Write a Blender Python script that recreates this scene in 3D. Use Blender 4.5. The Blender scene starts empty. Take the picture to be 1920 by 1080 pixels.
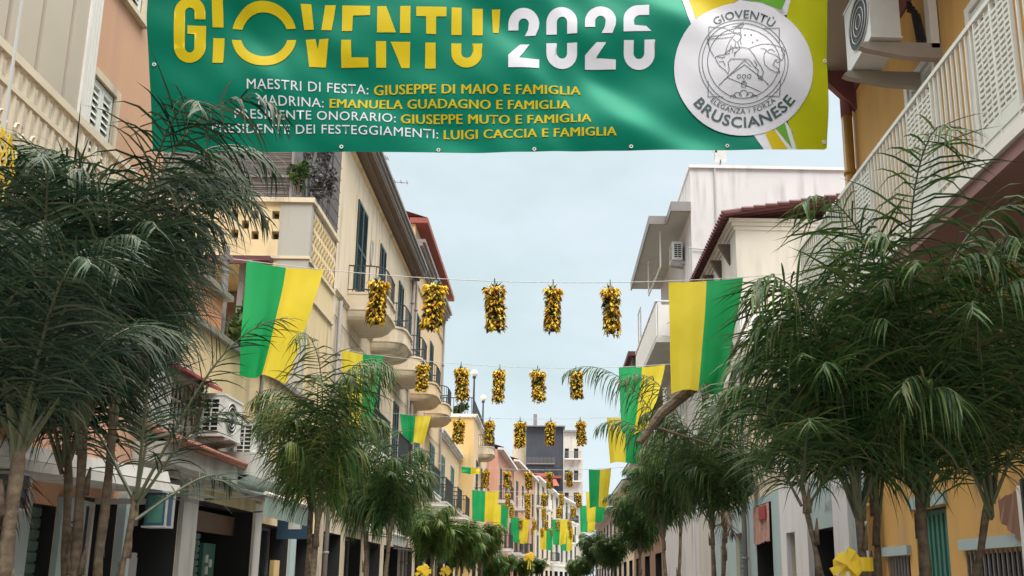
import bpy, bmesh, math, random
from mathutils import Vector, Matrix
PI = math.pi
R = math.radians
S = bpy.context.scene
COL = S.collection
random.seed(7)

# ------------------------------------------------------------------ camera
F_PX, CX, CY, PITCH, EYE = 1700.0, 1100.0, 730.0, R(12), 1.6
YAW = math.atan(70 / F_PX * math.cos(PITCH))
cam_d = bpy.data.cameras.new("camera")
cam = bpy.data.objects.new("camera", cam_d)
COL.objects.link(cam)
cam_d.sensor_fit = 'HORIZONTAL'
cam_d.sensor_width = 36
cam_d.lens = 36 * F_PX / 1920
cam_d.shift_x = -(CX - 960) / 1920
cam_d.shift_y = (CY - 540) / 1920
cam_d.clip_start = 0.05
cam_d.clip_end = 3000
cam.location = (0, 0, EYE)
cam.rotation_euler = (PI / 2 + PITCH, 0, -YAW)
S.camera = cam

# ------------------------------------------------------------------ world and sun
SUN_EL, SUN_AZ = R(52), R(150)          # behind the viewer, to the right
w = bpy.data.worlds.new("World")
S.world = w
w.use_nodes = True
nt = w.node_tree
for n in list(nt.nodes):
    nt.nodes.remove(n)
def wn(t, **k):
    n = nt.nodes.new(t)
    for a, b in k.items():
        setattr(n, a, b)
    return n
wo = wn('ShaderNodeOutputWorld')
bg = wn('ShaderNodeBackground')
bg.inputs['Strength'].default_value = 0.1
sky = wn('ShaderNodeTexSky', sky_type='NISHITA', sun_disc=False)
sky.sun_elevation = SUN_EL
sky.sun_rotation = SUN_AZ
sky.air_density = 1.0
sky.dust_density = 2.0
tc = wn('ShaderNodeTexCoord')
mp = wn('ShaderNodeMapping')
mp.inputs['Scale'].default_value = (1.6, 1.6, 3.4)
mp.inputs['Location'].default_value = (3.1, 0.4, 1.3)
noi = wn('ShaderNodeTexNoise')
noi.inputs['Scale'].default_value = 1.5
noi.inputs['Detail'].default_value = 5
noi.inputs['Roughness'].default_value = 0.58
rp = wn('ShaderNodeValToRGB')
rp.color_ramp.elements[0].position = 0.36
rp.color_ramp.elements[0].color = (3.25, 4.0, 4.1, 1)
rp.color_ramp.elements[1].position = 0.66
rp.color_ramp.elements[1].color = (4.25, 4.75, 5.1, 1)
sep = wn('ShaderNodeSeparateXYZ')
mr = wn('ShaderNodeMapRange')             # overcast: the zenith is brighter than the horizon
mr.inputs['From Min'].default_value = 0.55
mr.inputs['From Max'].default_value = 1.0
mr.inputs['To Min'].default_value = 1.0
mr.inputs['To Max'].default_value = 8.2
mul = wn('ShaderNodeVectorMath', operation='SCALE')
mx = wn('ShaderNodeMix', data_type='RGBA')
mx.inputs['Factor'].default_value = 0.93
L = nt.links.new
L(tc.outputs['Generated'], mp.inputs['Vector'])
L(mp.outputs['Vector'], noi.inputs['Vector'])
L(noi.outputs['Fac'], rp.inputs['Fac'])
L(tc.outputs['Generated'], sep.inputs['Vector'])
L(sep.outputs['Z'], mr.inputs['Value'])
zen = wn('ShaderNodeMix', data_type='RGBA')
zr = wn('ShaderNodeMapRange')
zr.inputs['From Min'].default_value = 0.5
zr.inputs['From Max'].default_value = 0.8
L(sep.outputs['Z'], zr.inputs['Value'])
L(zr.outputs['Result'], zen.inputs['Factor'])
L(rp.outputs['Color'], zen.inputs['A'])
zen.inputs['B'].default_value = (4.9, 4.75, 4.45, 1)
L(zen.outputs['Result'], mul.inputs[0])
L(mr.outputs['Result'], mul.inputs['Scale'])
L(sky.outputs['Color'], mx.inputs['A'])
L(mul.outputs['Vector'], mx.inputs['B'])
L(mx.outputs['Result'], bg.inputs['Color'])
L(bg.outputs['Background'], wo.inputs['Surface'])

sd = bpy.data.lights.new("sun", 'SUN')
sd.energy = 1.2
sd.angle = R(25)
sd.color = (1.0, 0.95, 0.87)
sun = bpy.data.objects.new("sun", sd)
COL.objects.link(sun)
sdir = Vector((math.sin(SUN_AZ) * math.cos(SUN_EL), math.cos(SUN_AZ) * math.cos(SUN_EL), math.sin(SUN_EL)))
sun.rotation_euler = sdir.to_track_quat('Z', 'Y').to_euler()
sun.location = sdir * 60
S.view_settings.view_transform = 'Standard'
S.view_settings.look = 'None'
S.view_settings.exposure = 1.0
S.view_settings.gamma = 1
S.cycles.max_bounces = 8
S.cycles.diffuse_bounces = 4

# ------------------------------------------------------------------ measuring helpers (pixel -> place)
_cp, _sp = math.cos(PITCH), math.sin(PITCH)
_rz = Matrix.Rotation(-YAW, 3, 'Z')
_r, _f, _u = _rz @ Vector((1, 0, 0)), _rz @ Vector((0, _cp, _sp)), _rz @ Vector((0, -_sp, _cp))
def _ray(px, py):
    return _r * ((px - CX) / F_PX) - _u * ((py - CY) / F_PX) + _f
def atY(px, py, Y):
    d = _ray(px, py); k = Y / d.y
    return d.x * k, EYE + d.z * k
def atX(px, py, X):
    d = _ray(px, py); k = X / d.x
    return d.y * k, EYE + d.z * k

# ------------------------------------------------------------------ materials
def newmat(name):
    m = bpy.data.materials.new(name)
    m.use_nodes = True
    t = m.node_tree
    b = t.nodes['Principled BSDF']
    return m, t, b
def flat(name, col, rough=0.6, metal=0.0, var=0.12, scale=6.0, bump=0.0, spec=0.5):
    m, t, b = newmat(name)
    g = t.nodes.new('ShaderNodeNewGeometry')
    n = t.nodes.new('ShaderNodeTexNoise')
    n.inputs['Scale'].default_value = scale
    n.inputs['Detail'].default_value = 5
    x = t.nodes.new('ShaderNodeMix'); x.data_type = 'RGBA'
    x.inputs['A'].default_value = (*[c * (1 - var) for c in col], 1)
    x.inputs['B'].default_value = (*[min(1, c * (1 + var)) for c in col], 1)
    t.links.new(g.outputs['Position'], n.inputs['Vector'])
    t.links.new(n.outputs['Fac'], x.inputs['Factor'])
    t.links.new(x.outputs['Result'], b.inputs['Base Color'])
    b.inputs['Roughness'].default_value = rough
    b.inputs['Metallic'].default_value = metal
    b.inputs['Specular IOR Level'].default_value = spec
    if bump:
        bp = t.nodes.new('ShaderNodeBump')
        bp.inputs['Strength'].default_value = bump
        bp.inputs['Distance'].default_value = 0.02
        t.links.new(n.outputs['Fac'], bp.inputs['Height'])
        t.links.new(bp.outputs['Normal'], b.inputs['Normal'])
    return m
def plaster(name, col, grime=0.35, gcol=(0.16, 0.14, 0.12), rough=0.9, patch=0.10):
    m, t, b = newmat(name)
    lk = t.links.new
    g = t.nodes.new('ShaderNodeNewGeometry')
    big = t.nodes.new('ShaderNodeTexNoise'); big.inputs['Scale'].default_value = 0.7; big.inputs['Detail'].default_value = 7
    fine = t.nodes.new('ShaderNodeTexNoise'); fine.inputs['Scale'].default_value = 22; fine.inputs['Detail'].default_value = 6
    mpn = t.nodes.new('ShaderNodeMapping'); mpn.inputs['Scale'].default_value = (3.2, 3.2, 0.28)
    stk = t.nodes.new('ShaderNodeTexNoise'); stk.inputs['Scale'].default_value = 1.0; stk.inputs['Detail'].default_value = 5
    lk(g.outputs['Position'], big.inputs['Vector']); lk(g.outputs['Position'], fine.inputs['Vector'])
    lk(g.outputs['Position'], mpn.inputs['Vector']); lk(mpn.outputs['Vector'], stk.inputs['Vector'])
    x = t.nodes.new('ShaderNodeMix'); x.data_type = 'RGBA'
    x.inputs['A'].default_value = (*[c * (1 - patch * 1.4) for c in col], 1)
    x.inputs['B'].default_value = (*[min(1, c * (1 + patch)) for c in col], 1)
    lk(big.outputs['Fac'], x.inputs['Factor'])
    r1 = t.nodes.new('ShaderNodeMapRange')
    r1.inputs['From Min'].default_value = 0.47; r1.inputs['From Max'].default_value = 0.72
    r1.inputs['To Max'].default_value = grime
    lk(stk.outputs['Fac'], r1.inputs['Value'])
    r2 = t.nodes.new('ShaderNodeMapRange')
    r2.inputs['From Min'].default_value = 0.40; r2.inputs['From Max'].default_value = 0.62
    lk(big.outputs['Fac'], r2.inputs['Value'])
    mm = t.nodes.new('ShaderNodeMath'); mm.operation = 'MULTIPLY'
    lk(r1.outputs['Result'], mm.inputs[0]); lk(r2.outputs['Result'], mm.inputs[1])
    y = t.nodes.new('ShaderNodeMix'); y.data_type = 'RGBA'
    lk(mm.outputs['Value'], y.inputs['Factor'])
    lk(x.outputs['Result'], y.inputs['A']); y.inputs['B'].default_value = (*gcol, 1)
    lk(y.outputs['Result'], b.inputs['Base Color'])
    bp = t.nodes.new('ShaderNodeBump'); bp.inputs['Strength'].default_value = 0.25; bp.inputs['Distance'].default_value = 0.01
    lk(fine.outputs['Fac'], bp.inputs['Height']); lk(bp.outputs['Normal'], b.inputs['Normal'])
    b.inputs['Roughness'].default_value = rough
    return m
def cloth(name, col, rough=0.6, trans=0.25, sheen=0.0):
    m, t, b = newmat(name)
    if rough < 0.5 and not trans:
        mxc = max(col)
        b.inputs['Specular Tint'].default_value = (*[0.08 + 0.92 * c / mxc for c in col], 1)
        b.inputs['Specular IOR Level'].default_value = 0.42
    g = t.nodes.new('ShaderNodeNewGeometry')
    n = t.nodes.new('ShaderNodeTexNoise'); n.inputs['Scale'].default_value = 3; n.inputs['Detail'].default_value = 4
    x = t.nodes.new('ShaderNodeMix'); x.data_type = 'RGBA'
    x.inputs['A'].default_value = (*[c * 0.9 for c in col], 1)
    x.inputs['B'].default_value = (*[min(1, c * 1.1) for c in col], 1)
    t.links.new(g.outputs['Position'], n.inputs['Vector'])
    t.links.new(n.outputs['Fac'], x.inputs['Factor'])
    t.links.new(x.outputs['Result'], b.inputs['Base Color'])
    b.inputs['Roughness'].default_value = rough
    if trans:
        tr = t.nodes.new('ShaderNodeBsdfTranslucent')
        t.links.new(x.outputs['Result'], tr.inputs['Color'])
        ms = t.nodes.new('ShaderNodeMixShader'); ms.inputs['Fac'].default_value = trans
        t.links.new(b.outputs['BSDF'], ms.inputs[1]); t.links.new(tr.outputs['BSDF'], ms.inputs[2])
        t.links.new(ms.outputs['Shader'], t.nodes['Material Output'].inputs['Surface'])
    return m
def leafmat(name, ramp, rough=0.5, trans=0.15):
    m, t, b = newmat(name)
    g = t.nodes.new('ShaderNodeNewGeometry')
    r = t.nodes.new('ShaderNodeValToRGB')
    e = r.color_ramp.elements
    e[0].position, e[0].color = 0.0, (*ramp[0], 1)
    e[1].position, e[1].color = 1.0, (*ramp[-1], 1)
    for i, c in enumerate(ramp[1:-1]):
        k = e.new((i + 1) / (len(ramp) - 1)); k.color = (*c, 1)
    t.links.new(g.outputs['Random Per Island'], r.inputs['Fac'])
    t.links.new(r.outputs['Color'], b.inputs['Base Color'])
    b.inputs['Roughness'].default_value = rough
    b.inputs['Specular IOR Level'].default_value = 0.32
    tr = t.nodes.new('ShaderNodeBsdfTranslucent')
    t.links.new(r.outputs['Color'], tr.inputs['Color'])
    ms = t.nodes.new('ShaderNodeMixShader'); ms.inputs['Fac'].default_value = trans
    t.links.new(b.outputs['BSDF'], ms.inputs[1]); t.links.new(tr.outputs['BSDF'], ms.inputs[2])
    t.links.new(ms.outputs['Shader'], t.nodes['Material Output'].inputs['Surface'])
    return m
def rings(name, c1, c2, scale, bump=0.6):
    """trunk: bark noise with rings round it"""
    m, t, b = newmat(name)
    lk = t.links.new
    g = t.nodes.new('ShaderNodeNewGeometry')
    n = t.nodes.new('ShaderNodeTexNoise'); n.inputs['Scale'].default_value = 9; n.inputs['Detail'].default_value = 8
    n.inputs['Roughness'].default_value = 0.65
    wv = t.nodes.new('ShaderNodeTexWave'); wv.bands_direction = 'Z'
    wv.inputs['Scale'].default_value = scale; wv.inputs['Distortion'].default_value = 3.0
    wv.inputs['Detail'].default_value = 3
    lk(g.outputs['Position'], n.inputs['Vector']); lk(g.outputs['Position'], wv.inputs['Vector'])
    x = t.nodes.new('ShaderNodeMix'); x.data_type = 'RGBA'
    x.inputs['A'].default_value = (*c1, 1); x.inputs['B'].default_value = (*c2, 1)
    mm = t.nodes.new('ShaderNodeMath'); mm.operation = 'MULTIPLY_ADD'
    mm.inputs[1].default_value = 0.18
    lk(wv.outputs['Fac'], mm.inputs[0]); 
    m2 = t.nodes.new('ShaderNodeMapRange'); m2.inputs['From Min'].default_value = 0.35; m2.inputs['From Max'].default_value = 0.65
    m2.inputs['To Max'].default_value = 0.8
    lk(n.outputs['Fac'], m2.inputs['Value']); lk(m2.outputs['Result'], mm.inputs[2])
    lk(mm.outputs['Value'], x.inputs['Factor'])
    lk(x.outputs['Result'], b.inputs['Base Color'])
    bp = t.nodes.new('ShaderNodeBump'); bp.inputs['Strength'].default_value = bump; bp.inputs['Distance'].default_value = 0.02
    lk(mm.outputs['Value'], bp.inputs['Height']); lk(bp.outputs['Normal'], b.inputs['Normal'])
    b.inputs['Roughness'].default_value = 0.85
    return m
def glassy(name, col, rough=0.08):
    m, t, b = newmat(name)
    b.inputs['Base Color'].default_value = (*col, 1)
    b.inputs['Roughness'].default_value = rough
    return m

M = {}
M['pink'] = plaster('salmon_plaster', (0.52, 0.30, 0.19), 0.3)
M['cream'] = plaster('cream_plaster', (0.62, 0.49, 0.29), 0.7, patch=0.16)
M['cream2'] = plaster('pale_cream_plaster', (0.60, 0.505, 0.375), 0.75, patch=0.16)
M['greycream'] = plaster('grey_cream_plaster', (0.53, 0.50, 0.45), 0.6)
M['cream3'] = plaster('warm_cream_plaster', (0.62, 0.47, 0.29), 0.35)
M['yellow'] = plaster('yellow_plaster', (0.60, 0.42, 0.19), 0.4)
M['ochre'] = plaster('ochre_plaster', (0.56, 0.325, 0.10), 0.6, patch=0.15)
M['white'] = plaster('white_plaster', (0.58, 0.555, 0.56), 0.6)
M['whitetrim'] = plaster('white_trim', (0.70, 0.68, 0.66), 0.35)
M['stucco_grey'] = plaster('grey_stucco', (0.36, 0.35, 0.32), 0.6)
M['damp'] = plaster('damp_white_plaster', (0.46, 0.45, 0.43), 0.95)
M['bluegrey'] = plaster('blue_grey_plaster', (0.33, 0.41, 0.42), 0.25)
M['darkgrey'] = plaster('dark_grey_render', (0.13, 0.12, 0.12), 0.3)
M['slate'] = plaster('slate_render', (0.045, 0.05, 0.065), 0.2)
M['rose'] = plaster('rose_plaster', (0.58, 0.30, 0.22), 0.3)
M['greige'] = plaster('greige_soffit', (0.34, 0.29, 0.25), 0.3)
M['soffit'] = plaster('pale_soffit', (0.46, 0.46, 0.43), 0.3)
M['orange'] = plaster('orange_plaster', (0.55, 0.24, 0.12), 0.35)
M['maroon'] = flat('maroon_paint', (0.17, 0.055, 0.06), 0.6)
M['pipe_yellow'] = flat('ochre_pipe', (0.36, 0.19, 0.04), 0.5)
M['greenshut'] = flat('green_shutter', (0.007, 0.034, 0.036), 0.5)
M['greenroll'] = flat('green_roller', (0.10, 0.17, 0.155), 0.5, bump=0.1)
M['whiteshut'] = flat('white_louvre', (0.62, 0.64, 0.60), 0.5)
M['mauve'] = plaster('mauve_paint', (0.30, 0.17, 0.17), 0.3)
M['beige'] = flat('beige_cladding', (0.44, 0.39, 0.33), 0.55, scale=1.2, var=0.15)
M['whitepaint'] = flat('white_paint', (0.72, 0.70, 0.66), 0.45)
M['creamrail'] = flat('cream_rail', (0.62, 0.54, 0.42), 0.5)
M['iron'] = flat('black_iron', (0.03, 0.035, 0.04), 0.5)
M['greyiron'] = flat('grey_iron', (0.18, 0.17, 0.17), 0.55)
M['steel'] = flat('pale_steel', (0.45, 0.44, 0.43), 0.4, 0.3)
M['dark'] = flat('interior_shade', (0.012, 0.012, 0.014), 0.8)  # near-black colour stands in for the shade inside openings
M['darkwood'] = flat('dark_brown_wood', (0.07, 0.045, 0.03), 0.6)
M['eavewood'] = plaster('eave_timber', (0.15, 0.11, 0.085), 0.4)
M['gutter'] = flat('grey_gutter', (0.20, 0.18, 0.17), 0.5)
M['tile'] = flat('terracotta', (0.25, 0.095, 0.06), 0.75, var=0.4, scale=5, bump=0.3)
M['tilered'] = flat('red_roof', (0.26, 0.065, 0.05), 0.7, var=0.25)
M['roofdark'] = flat('dark_red_roof', (0.10, 0.03, 0.035), 0.7, var=0.3)
M['glass'] = glassy('window_glass', (0.03, 0.035, 0.04))
M['reed'] = flat('grey_reed', (0.14, 0.12, 0.115), 0.85, var=0.35, scale=18)
M['plastic'] = flat('white_plastic', (0.62, 0.62, 0.60), 0.45)
M['black'] = flat('black_plastic', (0.012, 0.012, 0.014), 0.5)
M['awn_white'] = cloth('pale_awning', (0.52, 0.52, 0.50), 0.7, 0.15)
M['awn_green'] = cloth('pale_green_awning', (0.36, 0.46, 0.42), 0.7, 0.2)
M['awn_blue'] = cloth('navy_awning', (0.02, 0.03, 0.13), 0.7, 0.1)
M['blue'] = flat('blue_panel', (0.03, 0.13, 0.24), 0.4)
M['signblue'] = flat('dark_blue_sign', (0.03, 0.07, 0.12), 0.4)
M['brownpanel'] = flat('brown_panel', (0.17, 0.10, 0.07), 0.5)
M['red'] = flat('red_paint', (0.30, 0.035, 0.05), 0.5)
M['teal'] = flat('teal_panel', (0.05, 0.16, 0.13), 0.4)
M['brownpost'] = flat('brown_post', (0.24, 0.13, 0.09), 0.6)
M['flag_g'] = cloth('flag_green', (0.006, 0.33, 0.095), 0.6, 0.35)
M['flag_y'] = cloth('flag_yellow', (0.72, 0.58, 0.035), 0.6, 0.35)
M['ban_g'] = cloth('banner_green', (0.001, 0.10, 0.062), 0.34, 0.0)
M['ban_y'] = cloth('banner_yellow', (0.42, 0.32, 0.008), 0.36, 0.0)
M['ban_lime'] = cloth('banner_lime', (0.32, 0.33, 0.006), 0.36, 0.0)
M['ban_lg'] = cloth('banner_light_green', (0.10, 0.27, 0.03), 0.36, 0.0)
M['ban_w'] = cloth('banner_white', (0.50, 0.50, 0.55), 0.42, 0.0)
M['ink'] = flat('dark_ink', (0.015, 0.045, 0.05), 0.5)
M['ribbon'] = cloth('yellow_ribbon', (0.80, 0.58, 0.04), 0.3, 0.3)
M['string'] = flat('white_cord', (0.42, 0.42, 0.41), 0.7)
M['leaf'] = leafmat('palm_leaf', [(0.014, 0.034, 0.012), (0.032, 0.080, 0.024), (0.045, 0.105, 0.028), (0.085, 0.150, 0.038), (0.14, 0.14, 0.06)], trans=0.28)
M['leafdark'] = leafmat('dark_palm_leaf', [(0.006, 0.016, 0.010), (0.014, 0.038, 0.020), (0.022, 0.052, 0.024), (0.045, 0.075, 0.035), (0.10, 0.11, 0.07)], trans=0.2)
M['leafbright'] = leafmat('bright_palm_leaf', [(0.015, 0.05, 0.015), (0.035, 0.095, 0.022), (0.05, 0.12, 0.026), (0.12, 0.16, 0.03), (0.16, 0.15, 0.04)])
M['leafdry'] = leafmat('dry_palm_leaf', [(0.05, 0.025, 0.012), (0.09, 0.05, 0.025), (0.16, 0.09, 0.04)])
M['leafyel'] = leafmat('yellow_leaf', [(0.55, 0.36, 0.02), (0.75, 0.55, 0.06), (0.8, 0.7, 0.3)])
M['shrub'] = leafmat('shrub_leaf', [(0.015, 0.045, 0.012), (0.04, 0.09, 0.02), (0.10, 0.14, 0.04)])
M['ivy'] = leafmat('grey_creeper_leaf', [(0.03, 0.03, 0.03), (0.09, 0.085, 0.085), (0.16, 0.15, 0.14)])
M['petiole'] = flat('palm_petiole', (0.10, 0.12, 0.055), 0.5, var=0.4)
M['rachis'] = flat('pale_rachis', (0.085, 0.095, 0.05), 0.5, var=0.3)
M['trunk'] = rings('palm_trunk', (0.07, 0.045, 0.03), (0.20, 0.155, 0.10), 5.0)
M['fl_y'] = leafmat('yellow_flower', [(0.55, 0.34, 0.012), (0.72, 0.48, 0.02), (0.80, 0.62, 0.08)], 0.8, 0.25)
M['fl_o'] = leafmat('ochre_flower', [(0.35, 0.12, 0.01), (0.50, 0.22, 0.012), (0.55, 0.32, 0.02)], 0.8, 0.2)
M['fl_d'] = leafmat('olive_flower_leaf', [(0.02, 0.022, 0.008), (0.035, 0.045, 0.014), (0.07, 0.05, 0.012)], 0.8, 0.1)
M['cap'] = flat('dark_green_cap', (0.012, 0.045, 0.028), 0.5)
M['asphalt'] = flat('asphalt', (0.05, 0.05, 0.052), 0.9, bump=0.2)
M['paving'] = flat('stone_paving', (0.30, 0.28, 0.255), 0.85, scale=2, bump=0.2)
M['poster'] = flat('pink_fabric', (0.42, 0.24, 0.20), 0.7, var=0.5, scale=9)

# ------------------------------------------------------------------ mesh builder
ORG = {}
class MB:
    def __init__(s, tf=None):
        s.v, s.f, s.m = [], [], []
        s.tf = tf
    def add(s, vs, fs, mi=0):
        b = len(s.v)
        for p in vs:
            s.v.append(tuple(s.tf(*p)) if s.tf else tuple(p))
        for f in fs:
            s.f.append([b + i for i in f]); s.m.append(mi)
        return s
    def box(s, x0, x1, y0, y1, z0, z1, mi=0):
        return s.add([(x0, y0, z0), (x1, y0, z0), (x1, y1, z0), (x0, y1, z0), (x0, y0, z1), (x1, y0, z1), (x1, y1, z1), (x0, y1, z1)],
              [(0, 3, 2, 1), (4, 5, 6, 7), (0, 1, 5, 4), (1, 2, 6, 5), (2, 3, 7, 6), (3, 0, 4, 7)], mi)
    def quad(s, a, b, c, d, mi=0):
        return s.add([a, b, c, d], [(0, 1, 2, 3)], mi)
    def poly(s, pts, mi=0):
        return s.add(pts, [list(range(len(pts)))], mi)
    def prism(s, pts, off, mi=0):
        n = len(pts)
        o = Vector(off)
        q = [tuple(Vector(p) + o) for p in pts]
        s.add(list(pts) + q, [list(range(n))[::-1], list(range(n, 2 * n))] + [(i, (i + 1) % n, n + (i + 1) % n, n + i) for i in range(n)], mi)
        return s
    def tube(s, path, rad, seg=6, mi=0, cap=True):
        P = [Vector(p) for p in path]
        n = len(P)
        rr = rad if isinstance(rad, (list, tuple)) else [rad] * n
        vs = []
        up = None
        for i in range(n):
            t = (P[min(i + 1, n - 1)] - P[max(i - 1, 0)])
            if t.length < 1e-9: t = Vector((0, 0, 1))
            t.normalize()
            if up is None:
                up = Vector((0, 0, 1)) if abs(t.z) < 0.9 else Vector((1, 0, 0))
            a = t.cross(up)
            if a.length < 1e-6: a = t.cross(Vector((0.3, 1, 0.2)))
            a.normalize(); b = a.cross(t); up = b
            for k in range(seg):
                q = P[i] + (a * math.cos(2 * PI * k / seg) + b * math.sin(2 * PI * k / seg)) * rr[i]
                vs.append(tuple(q))
        fs = []
        for i in range(n - 1):
            for k in range(seg):
                fs.append((i * seg + k, i * seg + (k + 1) % seg, (i + 1) * seg + (k + 1) % seg, (i + 1) * seg + k))
        if cap:
            fs.append(list(range(seg))[::-1]); fs.append([(n - 1) * seg + k for k in range(seg)])
        return s.add(vs, fs, mi)
    def lathe(s, prof, c=(0, 0), seg=16, mi=0):
        vs = []
        for r, z in prof:
            for k in range(seg):
                vs.append((c[0] + r * math.cos(2 * PI * k / seg), c[1] + r * math.sin(2 * PI * k / seg), z))
        fs = []
        for i in range(len(prof) - 1):
            for k in range(seg):
                fs.append((i * seg + k, i * seg + (k + 1) % seg, (i + 1) * seg + (k + 1) % seg, (i + 1) * seg + k))
        fs.append(list(range(seg))[::-1]); fs.append([(len(prof) - 1) * seg + k for k in range(seg)])
        return s.add(vs, fs, mi)
    def build(s, name, mats, parent=None, loc=None, smooth=False, label=None):
        if not isinstance(mats, (list, tuple)): mats = [mats]
        mats = [M[x] if isinstance(x, str) else x for x in mats]
        org = ORG[parent.name] if parent else Vector(loc or (0, 0, 0))
        me = bpy.data.meshes.new(name)
        me.from_pydata([(p[0] - org[0], p[1] - org[1], p[2] - org[2]) for p in s.v], [], s.f)
        for m in mats: me.materials.append(m)
        me.polygons.foreach_set('material_index', s.m)
        if smooth: me.polygons.foreach_set('use_smooth', [True] * len(me.polygons))
        me.update()
        o = bpy.data.objects.new(name, me)
        COL.objects.link(o)
        if parent: o.parent = parent
        else: o.location = org
        ORG[o.name] = org
        if label: o['label'] = label
        return o
def tag(o, label=None, cat=None, group=None, kind=None):
    if label: o['label'] = label
    if cat: o['category'] = cat
    if group: o['group'] = group
    if kind: o['kind'] = kind
    return o
def thing(name, label, cat, loc=(0, 0, 0), group=None):
    o = bpy.data.objects.new(name, None)
    o.empty_display_size = 0.2
    COL.objects.link(o)
    o.location = loc
    ORG[o.name] = Vector(loc)
    return tag(o, label, cat, group)
def copy_tree(o, parent=None):
    c = o.copy(); COL.objects.link(c)
    if parent: c.parent = parent
    for ch in list(o.children): copy_tree(ch, c)
    return c

LX, RX = -5.0, 4.6
def TL(s, t, z): return (LX + t, s, z)
def TR(s, t, z): return (RX - t, s, z)
def frame(A, B, flip):
    A = Vector(A); d = (Vector(B) - A); ln = d.length; d.normalize()
    n = Vector((d.y, -d.x)) if not flip else Vector((-d.y, d.x))
    def f(s, t, z):
        q = A + d * s + n * t
        return (q.x, q.y, z)
    return f, ln

def panel(mb, P, u0, u1, v0, v1, holes, mi=0, rmi=None):
    """a wall face P(u, v, depth) with real rectangular openings; holes = (u0,u1,v0,v1,depth)"""
    us = sorted(set([u0, u1] + [h[0] for h in holes] + [h[1] for h in holes]))
    vs = sorted(set([v0, v1] + [h[2] for h in holes] + [h[3] for h in holes]))
    us = [u for u in us if u0 - 1e-6 <= u <= u1 + 1e-6]; vs = [v for v in vs if v0 - 1e-6 <= v <= v1 + 1e-6]
    for i in range(len(us) - 1):
        for j in range(len(vs) - 1):
            a, b, c, d = us[i], us[i + 1], vs[j], vs[j + 1]
            mu, mv = (a + b) / 2, (c + d) / 2
            if any(h[0] < mu < h[1] and h[2] < mv < h[3] for h in holes): continue
            mb.quad(P(a, c, 0), P(b, c, 0), P(b, d, 0), P(a, d, 0), mi)
    for (a, b, c, d, e) in holes:
        k = 2 if (rmi and e > 0.45) else mi  # deep shop reveals take the near-black, shade painted into their colour
        mb.quad(P(a, c, 0), P(b, c, 0), P(b, c, e), P(a, c, e), k)
        mb.quad(P(a, d, 0), P(b, d, 0), P(b, d, e), P(a, d, e), k)
        mb.quad(P(a, c, 0), P(a, d, 0), P(a, d, e), P(a, c, e), k)
        mb.quad(P(b, c, 0), P(b, d, 0), P(b, d, e), P(b, c, e), k)
def body(T, s0, s1, z0, z1, back, holes, mat, parent, smat=None, name='wall', roof=True):
    mb = MB(T)
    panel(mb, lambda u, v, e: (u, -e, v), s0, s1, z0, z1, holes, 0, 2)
    mb.quad((s0, 0, z0), (s0, -back, z0), (s0, -back, z1), (s0, 0, z1), 1)
    mb.quad((s1, 0, z0), (s1, -back, z0), (s1, -back, z1), (s1, 0, z1), 1)
    mb.quad((s0, -back, z0), (s1, -back, z0), (s1, -back, z1), (s0, -back, z1), 1)
    if roof: mb.quad((s0, 0, z1), (s1, 0, z1), (s1, -back, z1), (s0, -back, z1), 1)
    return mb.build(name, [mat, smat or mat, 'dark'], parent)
def shutters(T, s0, s1, z0, z1, parent, mat='greenshut', trim='cream2', dep=-0.03, slats=None, leaves=2, open_=False):
    """window: surround with closed louvred shutters in its opening"""
    w_ = 0.09 if dep > 0 else 0.07
    mb = MB(T)
    mb.box(s0 - w_, s0, -0.02, 0.035, z0, z1 + w_); mb.box(s1, s1 + w_, -0.02, 0.035, z0, z1 + w_)
    mb.box(s0, s1, -0.02, 0.036, z1, z1 + w_)
    mb.box(s0 - w_, s1 + w_, -0.02, 0.07, z0 - 0.07, z0 - 0.002)
    bd_ = -max(dep, 0.02) - 0.08
    mb.quad((s0, bd_, z0), (s1, bd_, z0), (s1, bd_, z1), (s0, bd_, z1), 1)
    win = mb.build('window', [trim, 'dark'], parent)
    n = slats or max(8, int((z1 - z0) / 0.085))
    for i in range(leaves):
        a = s0 + (s1 - s0) * i / leaves + 0.004; b = s0 + (s1 - s0) * (i + 1) / leaves - 0.004
        q = MB(T)
        fr = min(0.06, (b - a) * 0.18)
        q.box(a, a + fr, -dep, -dep + 0.045, z0 + 0.01, z1 - 0.01); q.box(b - fr, b, -dep, -dep + 0.045, z0 + 0.01, z1 - 0.01)
        zm = (z0 + z1) / 2
        for zz in (z0 + 0.01, zm - 0.04, z1 - 0.09): q.box(a + fr, b - fr, -dep, -dep + 0.044, zz, zz + 0.08)
        for k in range(n):
            z = z0 + 0.09 + (z1 - z0 - 0.18) * (k + 0.5) / n
            h = (z1 - z0 - 0.18) / n * 0.55
            q.quad((a + fr, -dep + 0.005, z + h), (b - fr, -dep + 0.005, z + h), (b - fr, -dep + 0.042, z - h), (a + fr, -dep + 0.042, z - h))
        q.build('shutter', mat, win)
    return win
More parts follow.
